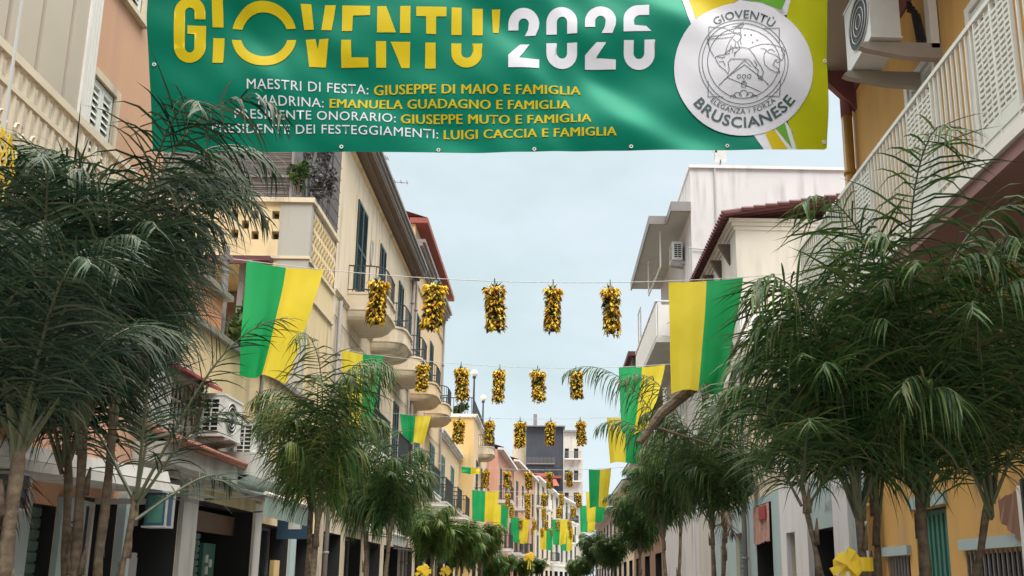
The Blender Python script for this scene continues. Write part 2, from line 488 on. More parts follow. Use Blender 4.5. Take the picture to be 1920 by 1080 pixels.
def glazed(T, s0, s1, z0, z1, parent, fmat='whitepaint', gmat='glass', dep=0.12, nx=2, nz=1, name='shop_window', proud=0.0):
    mb = MB(T); f = 0.05
    for i in range(nx + 1):
        c = s0 + (s1 - s0) * i / nx
        a = max(s0, c - f / 2); b = min(s1, c + f / 2)
        if i == 0: a, b = s0, s0 + f
        if i == nx: a, b = s1 - f, s1
        mb.box(a, b, -dep, -dep + 0.05, z0, z1)
    for j in range(nz + 1):
        c = z0 + (z1 - z0) * j / nz
        a, b = c - f / 2, c + f / 2
        if j == 0: a, b = z0, z0 + f
        if j == nz: a, b = z1 - f, z1
        mb.box(s0, s1, -dep + 0.002, -dep + 0.047, a, b)
    o = mb.build(name, fmat, parent)
    g = MB(T); g.quad((s0, -dep + 0.01, z0), (s1, -dep + 0.01, z0), (s1, -dep + 0.01, z1), (s0, -dep + 0.01, z1))
    g.build('pane', gmat, o)
    return o
def roller(T, s0, s1, z0, z1, parent, mat='greenroll', dep=0.1, pitch=0.11):
    mb = MB(T)
    n = int((z1 - z0) / pitch)
    h = (z1 - z0) / n
    for k in range(n):
        a = z0 + k * h
        mb.add([(s0, -dep, a), (s1, -dep, a), (s0, -dep + 0.022, a + 0.02), (s1, -dep + 0.022, a + 0.02), (s0, -dep + 0.022, a + h - 0.02), (s1, -dep + 0.022, a + h - 0.02), (s0, -dep, a + h), (s1, -dep, a + h)],
               [(0, 1, 3, 2), (2, 3, 5, 4), (4, 5, 7, 6)])
    return mb.build('roller_shutter', mat, parent)
def backing(T, s0, s1, z0, z1, parent, dep=1.2, name='interior_shade', mat='dark'):  # by default a near-black sheet in place of a shaded room
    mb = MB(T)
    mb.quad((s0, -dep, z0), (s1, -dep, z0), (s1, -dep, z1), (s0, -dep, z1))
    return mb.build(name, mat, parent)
def railing(T, s0, s1, t1, z0, z1, parent, mat='iron', step=0.12, r=0.011, mid=True, ends=True):
    mb = MB(T)
    def run(p, q):
        d = Vector(q) - Vector(p); n = max(2, int(d.length / step))
        for k in range(n + 1):
            c = Vector(p) + d * k / n
            mb.box(c.x - r, c.x + r, c.y - r, c.y + r, z0, z1)
    run((s0, t1, 0), (s1, t1, 0))
    if ends:
        run((s0, 0.05, 0), (s0, t1 - step, 0)); run((s1, 0.05, 0), (s1, t1 - step, 0))
    for z in ([z1, z0 + 0.08] if mid else [z1]):
        mb.box(s0 - 0.02, s1 + 0.02, t1 - 0.021, t1 + 0.021, z, z + 0.035)
        if ends:
            mb.box(s0 - 0.021, s0 + 0.021, 0, t1 - 0.021, z + 0.001, z + 0.034); mb.box(s1 - 0.021, s1 + 0.021, 0, t1 - 0.021, z + 0.001, z + 0.034)
    return mb.build('railing', mat, parent)
def belly_balcony(T, s0, s1, z, parent, proj=0.92, mat='cream2', rail='iron'):
    """stone balcony with a rounded belly under a panelled front and an iron railing on top"""
    mb = MB(T)
    def outline(k):
        w2 = (s1 - s0) / 2 * (0.72 + 0.28 * k); c = (s0 + s1) / 2; d = proj * k
        pts = [(c - w2, 0)]
        for i in range(13):
            a = PI - PI * i / 12
            ca, sa = math.cos(a), math.sin(a)
            pts.append((c + w2 * math.copysign(abs(ca) ** 0.42, ca), d * abs(sa) ** 0.42))
        pts.append((c + w2, 0))
        return pts
    prof = [(z + 0.14, 0.60), (z + 0.16, 0.72), (z + 0.23, 0.86), (z + 0.32, 0.94), (z + 0.38, 0.97), (z + 0.385, 1.03), (z + 0.44, 1.03), (z + 0.445, 0.98), (z + 0.78, 0.98), (z + 0.785, 1.03), (z + 0.84, 1.03)]
    rows = [[(p[0], p[1], zz) for p in outline(k)] for zz, k in prof]
    n = len(rows[0]); vs = [p for r_ in rows for p in r_]
    fs = [(i * n + j, i * n + j + 1, (i + 1) * n + j + 1, (i + 1) * n + j) for i in range(len(rows) - 1) for j in range(n - 1)]
    fs.append(list(range(n))); fs.append([(len(rows) - 1) * n + j for j in range(n)])
    mb.add(vs, fs)
    b = mb.build('balcony', mat, parent)
    q = MB(T)
    op = outline(0.96)
    top = z + 0.84
    path = [(p[0], p[1], top + 0.68) for p in op]
    q.tube(path, 0.02, 5); q.tube([(p[0], p[1], top + 0.06) for p in op], 0.014, 5)
    for i in range(len(op) - 1):
        a, c = Vector(op[i]), Vector(op[i + 1])
        m = max(1, int((c - a).length / 0.11))
        for k in range(m):
            p = a + (c - a) * k / m
            q.box(p.x - 0.009, p.x + 0.009, p.y - 0.009, p.y + 0.009, top, top + 0.68)
    q.build('railing', rail, b)
    return b
def slab_balcony(T, s0, s1, z, parent, proj=1.0, th=0.18, mat='whitetrim', rail='iron', h=0.95):
    mb = MB(T); mb.box(s0, s1, 0.0, proj, z - th, z); mb.box(s0 - 0.02, s1 + 0.02, 0.0, proj + 0.02, z - 0.05, z + 0.01)
    b = mb.build('balcony', mat, parent)
    railing(T, s0 + 0.05, s1 - 0.05, proj - 0.05, z, z + h, b, rail)
    return b
def moulding(T, s0, s1, z, h, t, parent, mat, name='cornice'):
    mb = MB(T)
    n = 3
    for i in range(n):
        a = z + h * i / n; b = z + h * (i + 1) / n
        tt = t * (i + 1) / n
        mb.box(s0 - 0.001 * i, s1 + 0.001 * i, 0.0, tt, a, b)
    return mb.build(name, mat, parent)
def downpipe(T, s, t, z0, z1, parent, mat='gutter', r=0.05):
    mb = MB(T); mb.tube([(s, t, z0), (s, t, z1)], r, 8)
    for k in range(int((z1 - z0) / 1.5)):
        z = z0 + 0.5 + k * 1.5
        mb.tube([(s, t, z), (s, t, z + 0.06)], r * 1.3, 8)
    return mb.build('drainpipe', mat, parent, smooth=True)
def ac_unit(T, s0, s1, t0, t1, z0, z1, label, group='outdoor air conditioning units on the walls', near_grid=True, brackets='steel'):
    base = Vector(T((s0 + s1) / 2, t0, z0))
    o = thing('air_conditioner', label, 'air conditioner', base, group)
    mb = MB(T); e = 0.012
    mb.box(s0, s1, t0, t1, z0, z1); mb.box(s0 - e, s1 + e, t0 - e, t1 + e, z1, z1 + 0.03); mb.box(s0 - e, s1 + e, t0 - e, t1 + e, z0 - 0.02, z0)
    mb.build('casing', 'plastic', o)
    g = MB(T)
    if near_grid:
        a, b, c, d = t0 + 0.04, t1 - 0.06, z0 + 0.05, z1 - 0.05
        g.quad((s0 - 0.004, a, c), (s0 - 0.004, b, c), (s0 - 0.004, b, d), (s0 - 0.004, a, d), 0)
        for k in range(8):
            z = c + (d - c) * k / 7
            g.box(s0 - 0.02, s0 - 0.006, a, b, z - 0.008, z + 0.008, 1)
        for k in range(3):
            t = a + (b - a) * k / 2
            g.box(s0 - 0.022, s0 - 0.008, t - 0.008, t + 0.008, c, d, 1)
    cs, cz, rr = s0 + (s1 - s0) * 0.42, (z0 + z1) / 2, (z1 - z0) * 0.40
    pts = [(cs + rr * math.cos(2 * PI * k / 20), t1 + 0.004, cz + rr * math.sin(2 * PI * k / 20)) for k in range(20)]
    g.poly(pts, 0)
    for q in (1.0, 0.75, 0.5, 0.25):
        g.tube([(cs + rr * q * math.cos(2 * PI * k / 20), t1 + 0.012, cz + rr * q * math.sin(2 * PI * k / 20)) for k in range(21)], 0.006, 4, 1, False)
    g.build('grille', ['black', 'plastic'], o)
    for s in (s0 + 0.12, s1 - 0.12):
        b = MB(T)
        b.add([(s - 0.02, t0 - 0.12, z0 - 0.03), (s + 0.02, t0 - 0.12, z0 - 0.03), (s + 0.02, t1 + 0.05, z0 - 0.03), (s - 0.02, t1 + 0.05, z0 - 0.03),
               (s - 0.02, t0 - 0.12, z0 - 0.14), (s + 0.02, t0 - 0.12, z0 - 0.14), (s + 0.02, t1 + 0.05, z0 - 0.06), (s - 0.02, t1 + 0.05, z0 - 0.06)],
              [(0, 1, 2, 3), (4, 5, 6, 7), (0, 1, 5, 4), (1, 2, 6, 5), (2, 3, 7, 6), (3, 0, 4, 7)])
        b.build('bracket', brackets, o)
    return o

# ================================================================== SETTING: ground
g = MB(); g.quad((-400, -60, 0), (400, -60, 0), (400, 900, 0), (-400, 900, 0))
tag(g.build('ground', 'paving'), kind='structure')
g = MB(); g.quad((-2.2, -40, 0.004), (2.1, -40, 0.004), (2.1, 160, 0.004), (-2.2, 160, 0.004))
tag(g.build('road', 'asphalt'), kind='structure')
for a, b in ((-5.0, -2.2), (2.1, 4.6)):
    g = MB(); g.box(a, b, -20, 62, 0.002, 0.13)
    tag(g.build('pavement', 'paving'), kind='structure')

# ================================================================== LEFT 1: salmon house with beige cladding
o = thing('apartment_house', 'salmon house with beige ribbed cladding and a white balcony rail, nearest on the left side', 'house', (-7, 6, 0))
body(TL, 1.5, 10.98, 0, 11.5, 8, [(8.95, 9.45, 0, 2.35, 0.5), (9.95, 10.75, 0, 2.5, 0.8), (9.12, 9.62, 5.0, 7.0, 0.2), (3, 8.6, 0, 2.4, 0.8), (9.3, 10.0, 8.25, 9.3, 0.15)], 'pink', o)
# lower floor rendered pale
q = MB(TL); q.box(9.46, 9.93, 0.0, 0.06, 0, 2.45); q.box(10.76, 10.97, 0.0, 0.10, 0, 2.62); q.box(8.7, 8.93, 0, 0.05, 0, 2.45)
q.build('pilaster', 'bluegrey', o)
roller(TL, 8.95, 9.45, 0, 2.35, o, dep=0.16)
glazed(TL, 9.95, 10.75, 0, 2.5, o, dep=0.3, nx=2, nz=1, gmat='glass')
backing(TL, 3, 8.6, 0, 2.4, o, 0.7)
# ribbed cladding closing the balcony
q = MB(TL)
s, step = 3.0, 0.46
while s < 8.22:
    e = min(s + step, 8.28)
    q.add([(s, 0.35, 4.4), (s + 0.40, 0.35, 4.4), (s + 0.42, 0.31, 4.4), (e, 0.31, 4.4), (s, 0.35, 9.5), (s + 0.40, 0.35, 9.5), (s + 0.42, 0.31, 9.5), (e, 0.31, 9.5)],
          [(0, 1, 5, 4), (1, 2, 6, 5), (2, 3, 7, 6)])
    q.quad((e, 0.31, 4.4), (e, 0.35, 4.4), (e, 0.35, 9.5), (e, 0.31, 9.5))
    s += step
q.build('cladding', 'beige', o)
q = MB(TL)
for k in range(4):
    q.box(8.29 + k * 0.065, 8.335 + k * 0.065, 0.30, 0.375 - k * 0.008, 4.4, 9.5)
q.box(8.285, 8.56, 0.0, 0.299, 4.401, 9.499)
q.build('corner_moulding', 'whitetrim', o)
shutters(TL, 9.12, 9.62, 5.0, 7.0, o, 'whiteshut', dep=0.05)
shutters(TL, 9.3, 10.0, 8.25, 9.3, o, 'whiteshut', dep=0.05)
# balcony
q = MB(TL); q.box(2.5, 8.3, 0.0, 1.0, 4.18, 4.36); q.box(2.5, 8.32, 0.9, 1.03, 4.30, 4.42)
b = q.build('balcony', 'pink', o)
q = MB(TL)
for z, r in ((5.42, 0.035), (5.18, 0.022), (4.5, 0.022)):
    q.box(2.5, 8.3, 0.98 - r, 0.98 + r, z - r, z + r)
k = 2.55
i = 0
while k < 8.3:
    q.box(k - 0.012, k + 0.012, 0.967, 0.993, 4.42, 5.41)
    if i % 2:
        for zz in (4.66, 4.92):
            q.tube([(k + 0.055 * math.cos(a * PI / 4), 0.98, zz + 0.055 * math.sin(a * PI / 4)) for a in range(9)], 0.011, 4, 0, False)
    k += 0.105; i += 1
for zz in (5.42, 5.18, 4.5): q.box(8.26, 8.3, 0.0, 0.96, zz - 0.02, zz + 0.02)
for k in range(9): q.box(8.268, 8.292, 0.06 + k * 0.105, 0.084 + k * 0.105, 4.42, 5.40)
q.build('railing', 'creamrail', b)
# canopy fascias over the shops
q = MB(TL)
q.add([(7.2, 0, 2.72), (10.55, 0, 2.86), (10.55, 0.62, 2.84), (7.2, 0.62, 2.70), (7.2, 0, 2.58), (10.55, 0, 2.72), (10.55, 0.66, 2.715), (7.2, 0.66, 2.575)],
      [(0, 1, 2, 3), (4, 5, 6, 7), (3, 2, 6, 7), (0, 3, 7, 4), (1, 2, 6, 5)])
q.add([(6.8, 0, 2.555), (10.62, 0, 2.70), (10.62, 0.74, 2.69), (6.8, 0.74, 2.545), (6.8, 0, 2.48), (10.62, 0, 2.62), (10.62, 0.76, 2.60), (6.8, 0.76, 2.46)],
      [(0, 1, 2, 3), (4, 5, 6, 7), (3, 2, 6, 7), (0, 3, 7, 4), (1, 2, 6, 5)])
q.build('shop_canopy', 'damp', o)
q = MB(TL); q.box(6.9, 8.75, 0.02, 0.34, 2.98, 3.34); q.box(6.9, 8.77, 0.02, 0.38, 3.35, 3.41)
q.build('tiled_ledge', 'tile', o)
# round plaque by the shutter: dark ring with a mark in it
q = MB(TL)
cs, cz = 9.66, 2.10
q.tube([(cs + 0.105 * math.cos(a * PI / 12), 0.068, cz + 0.105 * math.sin(a * PI / 12)) for a in range(25)], 0.012, 5, 0, False)
for dx, dz, rr in ((-0.03, 0.0, 0.026), (0.03, -0.01, 0.022), (0.0, 0.035, 0.02)):
    q.tube([(cs + dx + rr * math.cos(a * PI / 5), 0.066, cz + dz + rr * math.sin(a * PI / 5)) for a in range(11)], 0.006, 4, 0, False)
q.build('round_plaque', 'black', o)

def lightbox(s0, s1, z0, z1, label, ta=0.45, tb=0.72):
    t = thing('light_box', label, 'sign box', TL((s0 + s1) / 2, 0.5, z0), 'small dark sign boxes over the shops')
    q = MB(TL); q.box(s0, s1, ta, tb, z0, z1); q.build('casing', 'signblue', t)
    q = MB(TL)
    for zz in (z0 - 0.02, z1): q.box(s0 - 0.015, s1 + 0.015, ta - 0.02, tb + 0.02, zz, zz + 0.02)
    q.box(s0 - 0.015, s0 + 0.005, tb, tb + 0.02, z0, z1); q.box(s1 - 0.005, s1 + 0.015, tb, tb + 0.02, z0, z1)
    q.box((s0 + s1) / 2 - 0.03, (s0 + s1) / 2 + 0.03, 0.0, ta - 0.02, z1 - 0.12, z1 - 0.06)
    q.build('edge_frame', 'steel', t)
    q = MB(TL); q.quad((s0 - 0.003, ta + 0.03, z0 + 0.03), (s0 - 0.003, tb - 0.03, z0 + 0.03), (s0 - 0.003, tb - 0.03, z1 - 0.03), (s0 - 0.003, ta + 0.03, z1 - 0.03))
    q.build('sign_face', 'teal', t)
lightbox(7.45, 7.62, 2.18, 2.45, 'blue topped dark sign box under the left end of the white shop canopy')
lightbox(10.15, 10.33, 2.20, 2.56, 'dark green sign box with rounded pale edge at the right end of the white canopy', 0.58, 0.80)

# ================================================================== LEFT 2: low cream building with shops
o = thing('low_shop_building', 'one-storey cream shop building with a red tile ledge, second on the left side', 'building', (-7, 14, 0))
body(TL, 11.0, 20.06, 0, 5.15, 6.5, [(11.1, 12.5, 0, 2.95, 2.2), (13.05, 15.6, 0, 2.75, 2.2), (16.0, 17.8, 0, 2.6, 1.5), (18.2, 19.7, 0, 2.6, 1.5), (11.8, 12.5, 3.42, 4.25, 0.2)], 'cream', o)
q = MB(TL); q.box(11.0, 20.06, -0.12, 0.09, 5.152, 5.24); q.build('coping', 'gutter', o)
q = MB(TL); q.box(11.02, 11.78, 0.0, 0.03, 3.4, 4.6); q.box(12.52, 13.1, 0, 0.03, 3.4, 4.35); q.box(11.78, 12.52, 0, 0.029, 4.27, 4.5)
q.box(13.1, 15.3, 0, 0.02, 3.4, 3.75)
q.build('damp_patch', 'damp', o)
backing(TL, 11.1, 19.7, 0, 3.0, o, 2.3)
# barred window
q = MB(TL)
for k in range(6): q.box(11.83 + k * 0.128, 11.85 + k * 0.128, -0.05, -0.03, 3.44, 4.24)
for z in (3.66, 3.98): q.box(11.8, 12.5, -0.06, -0.02, z, z + 0.025)
for a, b_ in ((11.74, 11.8), (12.5, 12.56)): q.box(a, b_, -0.02, 0.05, 3.4, 4.3)
q.box(11.74, 12.56, 0.0, 0.051, 4.251, 4.31)
wdo = q.build('window', 'whitepaint', o)
q = MB(TL); q.quad((11.8, -0.12, 3.42), (12.5, -0.12, 3.42), (12.5, -0.12, 4.25), (11.8, -0.12, 4.25)); q.build('pane', 'glass', wdo)
q = MB(TL); q.add([(11.6, 0, 4.42), (12.9, 0, 4.42), (12.9, 0.3, 4.30), (11.6, 0.3, 4.30), (11.6, 0.3, 4.26), (12.9, 0.3, 4.26), (12.9, 0, 4.37), (11.6, 0, 4.37)], [(0, 1, 2, 3), (3, 2, 5, 4), (4, 5, 6, 7), (0, 3, 4, 7), (1, 2, 5, 6)])
q.build('window_hood', 'red', o)
# tile ledge with scalloped edge
q = MB(TL)
s = 11.02
while s < 13.6:
    q.tube([(s, -0.0, 3.50), (s, 0.50, 3.27)], 0.05, 7)
    s += 0.085
led = q.build('tile_ledge', 'tile', o)
q = MB(TL); q.box(11.0, 13.6, 0.0, 0.38, 3.02, 3.26); q.box(11.0, 16.0, 0.0, 0.12, 2.96, 3.02)
q.build('fascia', 'damp', o)
q = MB(TL); q.box(12.52, 13.03, -0.30, 0.06, 0, 2.72); q.box(12.49, 13.06, -0.32, 0.12, 2.72, 2.96); q.build('pillar', 'damp', o)
q = MB(TL); q.box(15.62, 15.98, -0.3, 0.04, 0, 2.9); q.build('pillar', 'whitetrim', o)
q = MB(TL); q.box(17.82, 18.18, -0.2, 0.05, 0, 2.9); q.build('pillar', 'bluegrey', o)
q = MB(TL); q.box(13.6, 16.2, 0.0, 0.55, 3.16, 3.5); q.add([(13.6, 0.55, 3.16), (16.2, 0.55, 3.16), (16.2, 0.2, 2.98), (13.6, 0.2, 2.98)], [(0, 1, 2, 3)])
q.build('shutter_housing', 'damp', o)
roller(TL, 13.3, 14.5, 0, 2.35, o, 'greenroll', 0.45, 0.10)
q = MB(TL); q.box(13.10, 13.17, -0.3, -0.1, 0, 2.3); q.build('red_post', 'red', o)
q = MB(TL); q.box(13.3, 15.6, -0.40, -0.30, 2.36, 2.66); q.build('shop_fascia', 'brownpanel', o)
q = MB(TL); q.box(14.6, 15.1, -0.46, -0.40, 0.3, 2.2); q.build('display_case', 'teal', o)
q = MB(TL)
for a_, z_ in ((14.68, 1.9), (14.7, 1.72), (14.85, 1.83)): q.box(a_, a_ + 0.1, -0.399, -0.38, z_, z_ + 0.12)
q.build('price_card', 'plastic', o)
q = MB(TL)
for k in range(5): q.box(11.4 + k * 0.2, 11.5 + k * 0.2, -0.7, -0.66, 2.05 + 0.04 * (k % 2), 2.6)
q.build('hanging_goods', 'red', o)
q = MB(TL); q.box(11.15, 11.5, -0.2, -0.05, 0, 1.95); q.box(11.5, 11.75, -0.3, -0.15, 0, 1.9); q.build('shop_cabinet', 'greyiron', o)
glazed(TL, 11.15, 11.8, 0, 2.1, o, 'black', dep=0.6, nx=1)
for s0, s1 in ((16.0, 17.8), (18.2, 19.7)):
    glazed(TL, s0, s1, 0, 2.6, o, 'greyiron', dep=0.4, nx=2, nz=1)
q = MB(TL); q.box(16.05, 16.4, -0.2, -0.12, 0.2, 2.25); q.build('blue_panel', 'blue', o)
q = MB(TL); q.box(17.4, 17.75, -0.2, -0.12, 0.2, 2.0); q.build('shop_sign', 'yellow', o)
# awnings
def awning(T, s0, s1, z0, t1, z1, val, label, mat='awn_white', bar='whitepaint', group='shop awnings on the left side'):
    a = thing('awning', label, 'awning', T((s0 + s1) / 2, 0, z0), group)
    q = MB(T)
    n = 8
    for i in range(n):
        u, v = s0 + (s1 - s0) * i / n, s0 + (s1 - s0) * (i + 1) / n
        sg = lambda f: -0.03 * math.sin(PI * f)
        for k in range(4):
            f, h = k / 4, (k + 1) / 4
            q.quad((u, t1 * f, z0 + (z1 - z0) * f + sg(f)), (v, t1 * f, z0 + (z1 - z0) * f + sg(f)), (v, t1 * h, z0 + (z1 - z0) * h + sg(h)), (u, t1 * h, z0 + (z1 - z0) * h + sg(h)))
    q.build('canopy', mat, a)
    if val:
        q = MB(T)
        for i in range(24):
            u, v = s0 + (s1 - s0) * i / 24, s0 + (s1 - s0) * (i + 1) / 24
            c1, c2 = t1 + 0.02 * math.sin(i * 1.3) - 0.04, t1 + 0.02 * math.sin((i + 1) * 1.3) - 0.04
            q.quad((u, t1 - 0.002, z1 - 0.02), (v, t1 - 0.002, z1 - 0.02), (v, c2, z1 - val), (u, c1, z1 - val))
        q.build('valance', mat, a)
    q = MB(T); q.tube([(s0 - 0.03, t1, z1), (s1 + 0.03, t1, z1)], 0.03, 8)
    q.build('front_bar', bar, a)
    q = MB(T)
    for s in (s0 + 0.05, s1 - 0.05): q.tube([(s, 0.02, z0 - 0.35), (s, t1, z1 - 0.03)], 0.014, 5)
    q.build('arm', 'greyiron', a)
    return a
awning(TL, 13.15, 15.6, 3.1, 0.95, 2.84, 0.32, 'sloping pale awning with green tinted valance in front of the low cream building', 'awn_green')
ac_unit(TL, 12.75, 13.5, 0.08, 0.40, 3.62, 4.18, 'larger white air conditioner on the cream wall above the red tile ledge')
ac_unit(TL, 14.2, 14.95, 0.08, 0.40, 3.50, 4.05, 'lower white air conditioner on the cream wall, right of the larger one')
t = thing('cable_coil', 'dark coiled pipes and cables between the two white air conditioners', 'cables', TL(13.8, 0.1, 3.6))
q = MB(TL)
rn = random.Random(3)
for k in range(9):
    pts = []
    for i in range(9):
        f = i / 8
        pts.append((13.5 + 0.75 * f, 0.12 + 0.1 * math.sin(3 * f + k), 3.62 + 0.05 * k + 0.16 * math.sin(PI * f * (1 + k % 2)) + rn.uniform(-0.03, 0.03)))
    q.tube(pts, 0.016, 5)
q.build('pipe', 'greyiron', t)

# small orange lean-to on the terrace
t = thing('roof_shed', 'small orange shed with a flat dark roof on the terrace behind the left palms', 'shed', (-5.8, 12.6, 5.2))
q = MB(); q.box(-7.2, -5.06, 12.2, 13.6, 5.16, 5.86); q.build('wall', 'orange', t)
q = MB(); q.box(-7.4, -4.95, 12.05, 13.75, 5.865, 5.95); q.build('roof', 'gutter', t)
t = thing('wire_post', 'grey weathered post on the cream terrace holding the nearest flag wire', 'post', (-5.2, 13.95, 5.2))
q = MB(); q.tube([(-5.2, 13.95, 5.15), (-5.19, 13.96, 6.0), (-5.2, 13.95, 6.85)], [0.07, 0.06, 0.05], 8); q.build('pole', 'greyiron', t)
q = MB(); q.box(-5.3, -5.1, 13.90, 14.0, 6.62, 6.68); q.build('bracket', 'greyiron', t)

# ================================================================== LEFT 3: terraced building with pierced parapet
o = thing('terraced_building', 'cream building with a pierced parapet and reed screened terrace, third on the left side', 'building', (-8, 19, 0))
q = MB()
hl = []
for px, py in ((478, 402), (517, 403), (460, 421), (497, 420), (440, 438), (478, 441), (516, 441), (440, 402)):
    x, z = atY(px, py, 17.85); hl.append((x - 0.075, x + 0.075, z - 0.09, z + 0.09, 0.2))
hl2 = [(-8.9, -5.95, 5.3, 7.95, 2.2)]
panel(q, lambda u, v, e: (u, 17.85 + e, v), -12, -5.0, 5.1, 8.1, hl2)
panel(q, lambda u, v, e: (u, 17.85 + e, v), -12, -5.0, 8.1, 9.3, hl)
q.quad((-5, 17.85, 5.1), (-5, 20.1, 5.1), (-5, 20.1, 8.05), (-5, 17.85, 8.05))
q.quad((-12, 18.07, 8.1), (-5.2, 18.07, 8.1), (-5.2, 18.07, 9.3), (-12, 18.07, 9.3), 1)
q.quad((-12, 17.85, 8.06), (-5, 17.85, 8.06), (-5, 20.1, 8.06), (-12, 20.1, 8.06))
q.quad((-12, 20.04, 5.1), (-5.9, 20.04, 5.1), (-5.9, 20.04, 8.0), (-12, 20.04, 8.0), 1)
q.build('wall', ['cream', 'darkwood'], o)
q = MB(); q.box(-12, -4.93, 17.78, 17.849, 9.3, 9.37); q.box(-12, -4.93, 17.80, 18.1, 9.372, 9.41); q.box(-12, -4.96, 17.80, 17.848, 8.07, 8.13); q.box(-5, -4.93, 17.85, 20.08, 9.3, 9.40); q.box(-5, -4.95, 17.85, 20.08, 8.02, 8.1); q.box(-5, -4.95, 17.85, 20.08, 7.3, 7.36)
q.build('coping', 'cream2', o)
q = MB(); q.box(-5.62, -4.985, 17.83, 18.02, 5.2, 8.05); q.box(-5.62, -4.985, 17.83, 18.02, 8.14, 9.29)
q.build('corner_pier', 'stucco_grey', o)
q = MB()
s = 18.1
while s < 20.0:
    for z in (8.2, 8.55, 8.9):
        q.tube([(-5.03, s, z), (-4.99, s + 0.05, z + 0.17), (-5.03, s, z + 0.34)], 0.022, 5)
        q.tube([(-5.03, s + 0.12, z), (-4.99, s + 0.07, z + 0.17), (-5.03, s + 0.12, z + 0.34)], 0.022, 5)
    s += 0.2
q.box(-5.12, -5.08, 18.02, 20.05, 8.1, 9.3)
q.build('lattice_parapet', 'cream', o)
q = MB(); q.box(-9, -5.7, 17.6, 17.84, 7.95, 8.05); q.add([(-9, 17.2, 7.80), (-5.9, 17.2, 7.80), (-5.7, 17.84, 8.06), (-9, 17.84, 8.06), (-9, 17.2, 7.74), (-5.9, 17.2, 7.74)], [(0, 1, 2, 3), (0, 1, 5, 4)])
q.build('porch_roof', 'roofdark', o)
q = MB()
for x in (-8.6, -7.6, -6.8, -6.2): q.box(x - 0.05, x + 0.05, 17.5, 17.6, 5.2, 7.9)
q.build('porch_post', 'greyiron', o)
# ochre back wall seen inside the porch
q = MB(); q.quad((-8.9, 19.6, 5.2), (-5.95, 19.6, 5.2), (-5.95, 19.6, 7.9), (-8.9, 19.6, 7.9)); q.build('porch_wall', 'brownpanel', o)
# reed screen on the terrace
t = thing('reed_screen', 'weathered grey reed fence on the terrace above the pierced parapet', 'screen', (-7, 18.6, 9.3))
q = MB()
z = 9.42
rn = random.Random(5)
while z < 11.6:
    h = 0.035
    q.tube([(-10, 18.4 + rn.uniform(-.012, .012), z + rn.uniform(-.01, .01)), (-7.5, 18.4 + rn.uniform(-.012, .012), z), (-5.62, 18.4 + rn.uniform(-.012, .012), z + rn.uniform(-.012, .012))], 0.026, 5)
    z += h
q.build('reed_mat', 'reed', t)
q = MB()
for x in (-9.2, -8.2, -7.0, -5.6): q.box(x - 0.03, x + 0.03, 18.33, 18.37, 9.3, 11.6)
for z in (10.1, 10.9): q.box(-10, -5.6, 18.335, 18.365, z, z + 0.05)
q.build('frame', 'gutter', t)
def leafcloud(mb, c, rad, n, size, rn, mi=0, long=2.0):
    for _ in range(n):
        d = Vector((rn.gauss(0, 1), rn.gauss(0, 1), rn.gauss(0, 1))); d.normalize()
        p = Vector(c) + Vector((d.x * rad[0], d.y * rad[1], d.z * rad[2])) * (rn.random() ** 0.45)
        a = Vector((rn.gauss(0, 1), rn.gauss(0, 1), rn.gauss(0, 0.7))).normalized()
        b = a.cross(Vector((rn.gauss(0, 1), rn.gauss(0, 1), rn.gauss(0, 1)))).normalized()
        s_ = size * rn.uniform(0.6, 1.3)
        mb.quad(tuple(p - b * s_ * .5), tuple(p + a * s_ * long * .5 - b * s_ * .1), tuple(p + b * s_ * .5), tuple(p - a * s_ * long * .5), mi)
def bush(name, label, cat, c, rad, n, size, mat, stem=None, seed=1, group=None, blobs=6):
    rn = random.Random(seed)
    t = thing(name, label, cat, (c[0], c[1], c[2] - rad[2]), group)
    mb = MB()
    for _ in range(blobs):
        k = Vector(c) + Vector((rn.uniform(-.6, .6) * rad[0], rn.uniform(-.6, .6) * rad[1], rn.uniform(-.6, .6) * rad[2]))
        leafcloud(mb, k, [r_ * 0.5 for r_ in rad], n // blobs, size, rn)
    mb.build('foliage', mat, t)
    q = MB()
    for k in range(5):
        q.tube([(c[0] + rn.uniform(-.05, .05), c[1], c[2] - rad[2] * 1.1), (c[0] + rn.uniform(-.5, .5) * rad[0], c[1] + rn.uniform(-.4, .4) * rad[1], c[2]), (c[0] + rn.uniform(-.8, .8) * rad[0], c[1] + rn.uniform(-.6, .6) * rad[1], c[2] + rad[2] * rn.uniform(.3, .9))], [0.02, 0.014, 0.006], 5)
    q.build('stem', stem or 'darkwood', t)
    return t
t = thing('creeper', 'withered grey creeper over the netting at the right end of the reed screen', 'climber', (-5.1, 18.9, 9.3))
q = MB(); rn = random.Random(12)
for k in range(14):
    leafcloud(q, (-5.15 + rn.uniform(-.22, .22), 18.6 + rn.uniform(-.1, .7), 9.5 + rn.uniform(0, 1.6)), (0.12, 0.2, 0.35), 70, 0.06, rn)
q.build('foliage', 'ivy', t)
q = MB()
for k in range(12):
    x = -5.4 + 0.04 * k
    q.tube([(x, 18.5 + k * 0.05, 9.3), (x + rn.uniform(-.1, .1), 18.5 + k * 0.06, 10.2), (x + rn.uniform(-.15, .15), 18.5 + k * 0.07, 11.3)], 0.012, 4)
for z in (9.6, 9.9, 10.2, 10.5, 10.8, 11.1): q.tube([(-5.5, 18.45, z), (-4.98, 18.45, z), (-4.96, 20.0, z)], 0.008, 4)
q.build('netting', 'iron', t)
bush('potted_plant', 'bright green leafy plant at the corner of the reed screened terrace', 'plant', (-5.45, 18.3, 10.2), (0.25, 0.15, 0.45), 220, 0.08, 'shrub', seed=4)
bush('shrub', 'green bush growing inside the dark porch of the terraced building', 'plant', (-6.25, 17.3, 6.0), (0.4, 0.3, 0.9), 700, 0.09, 'shrub', seed=8)
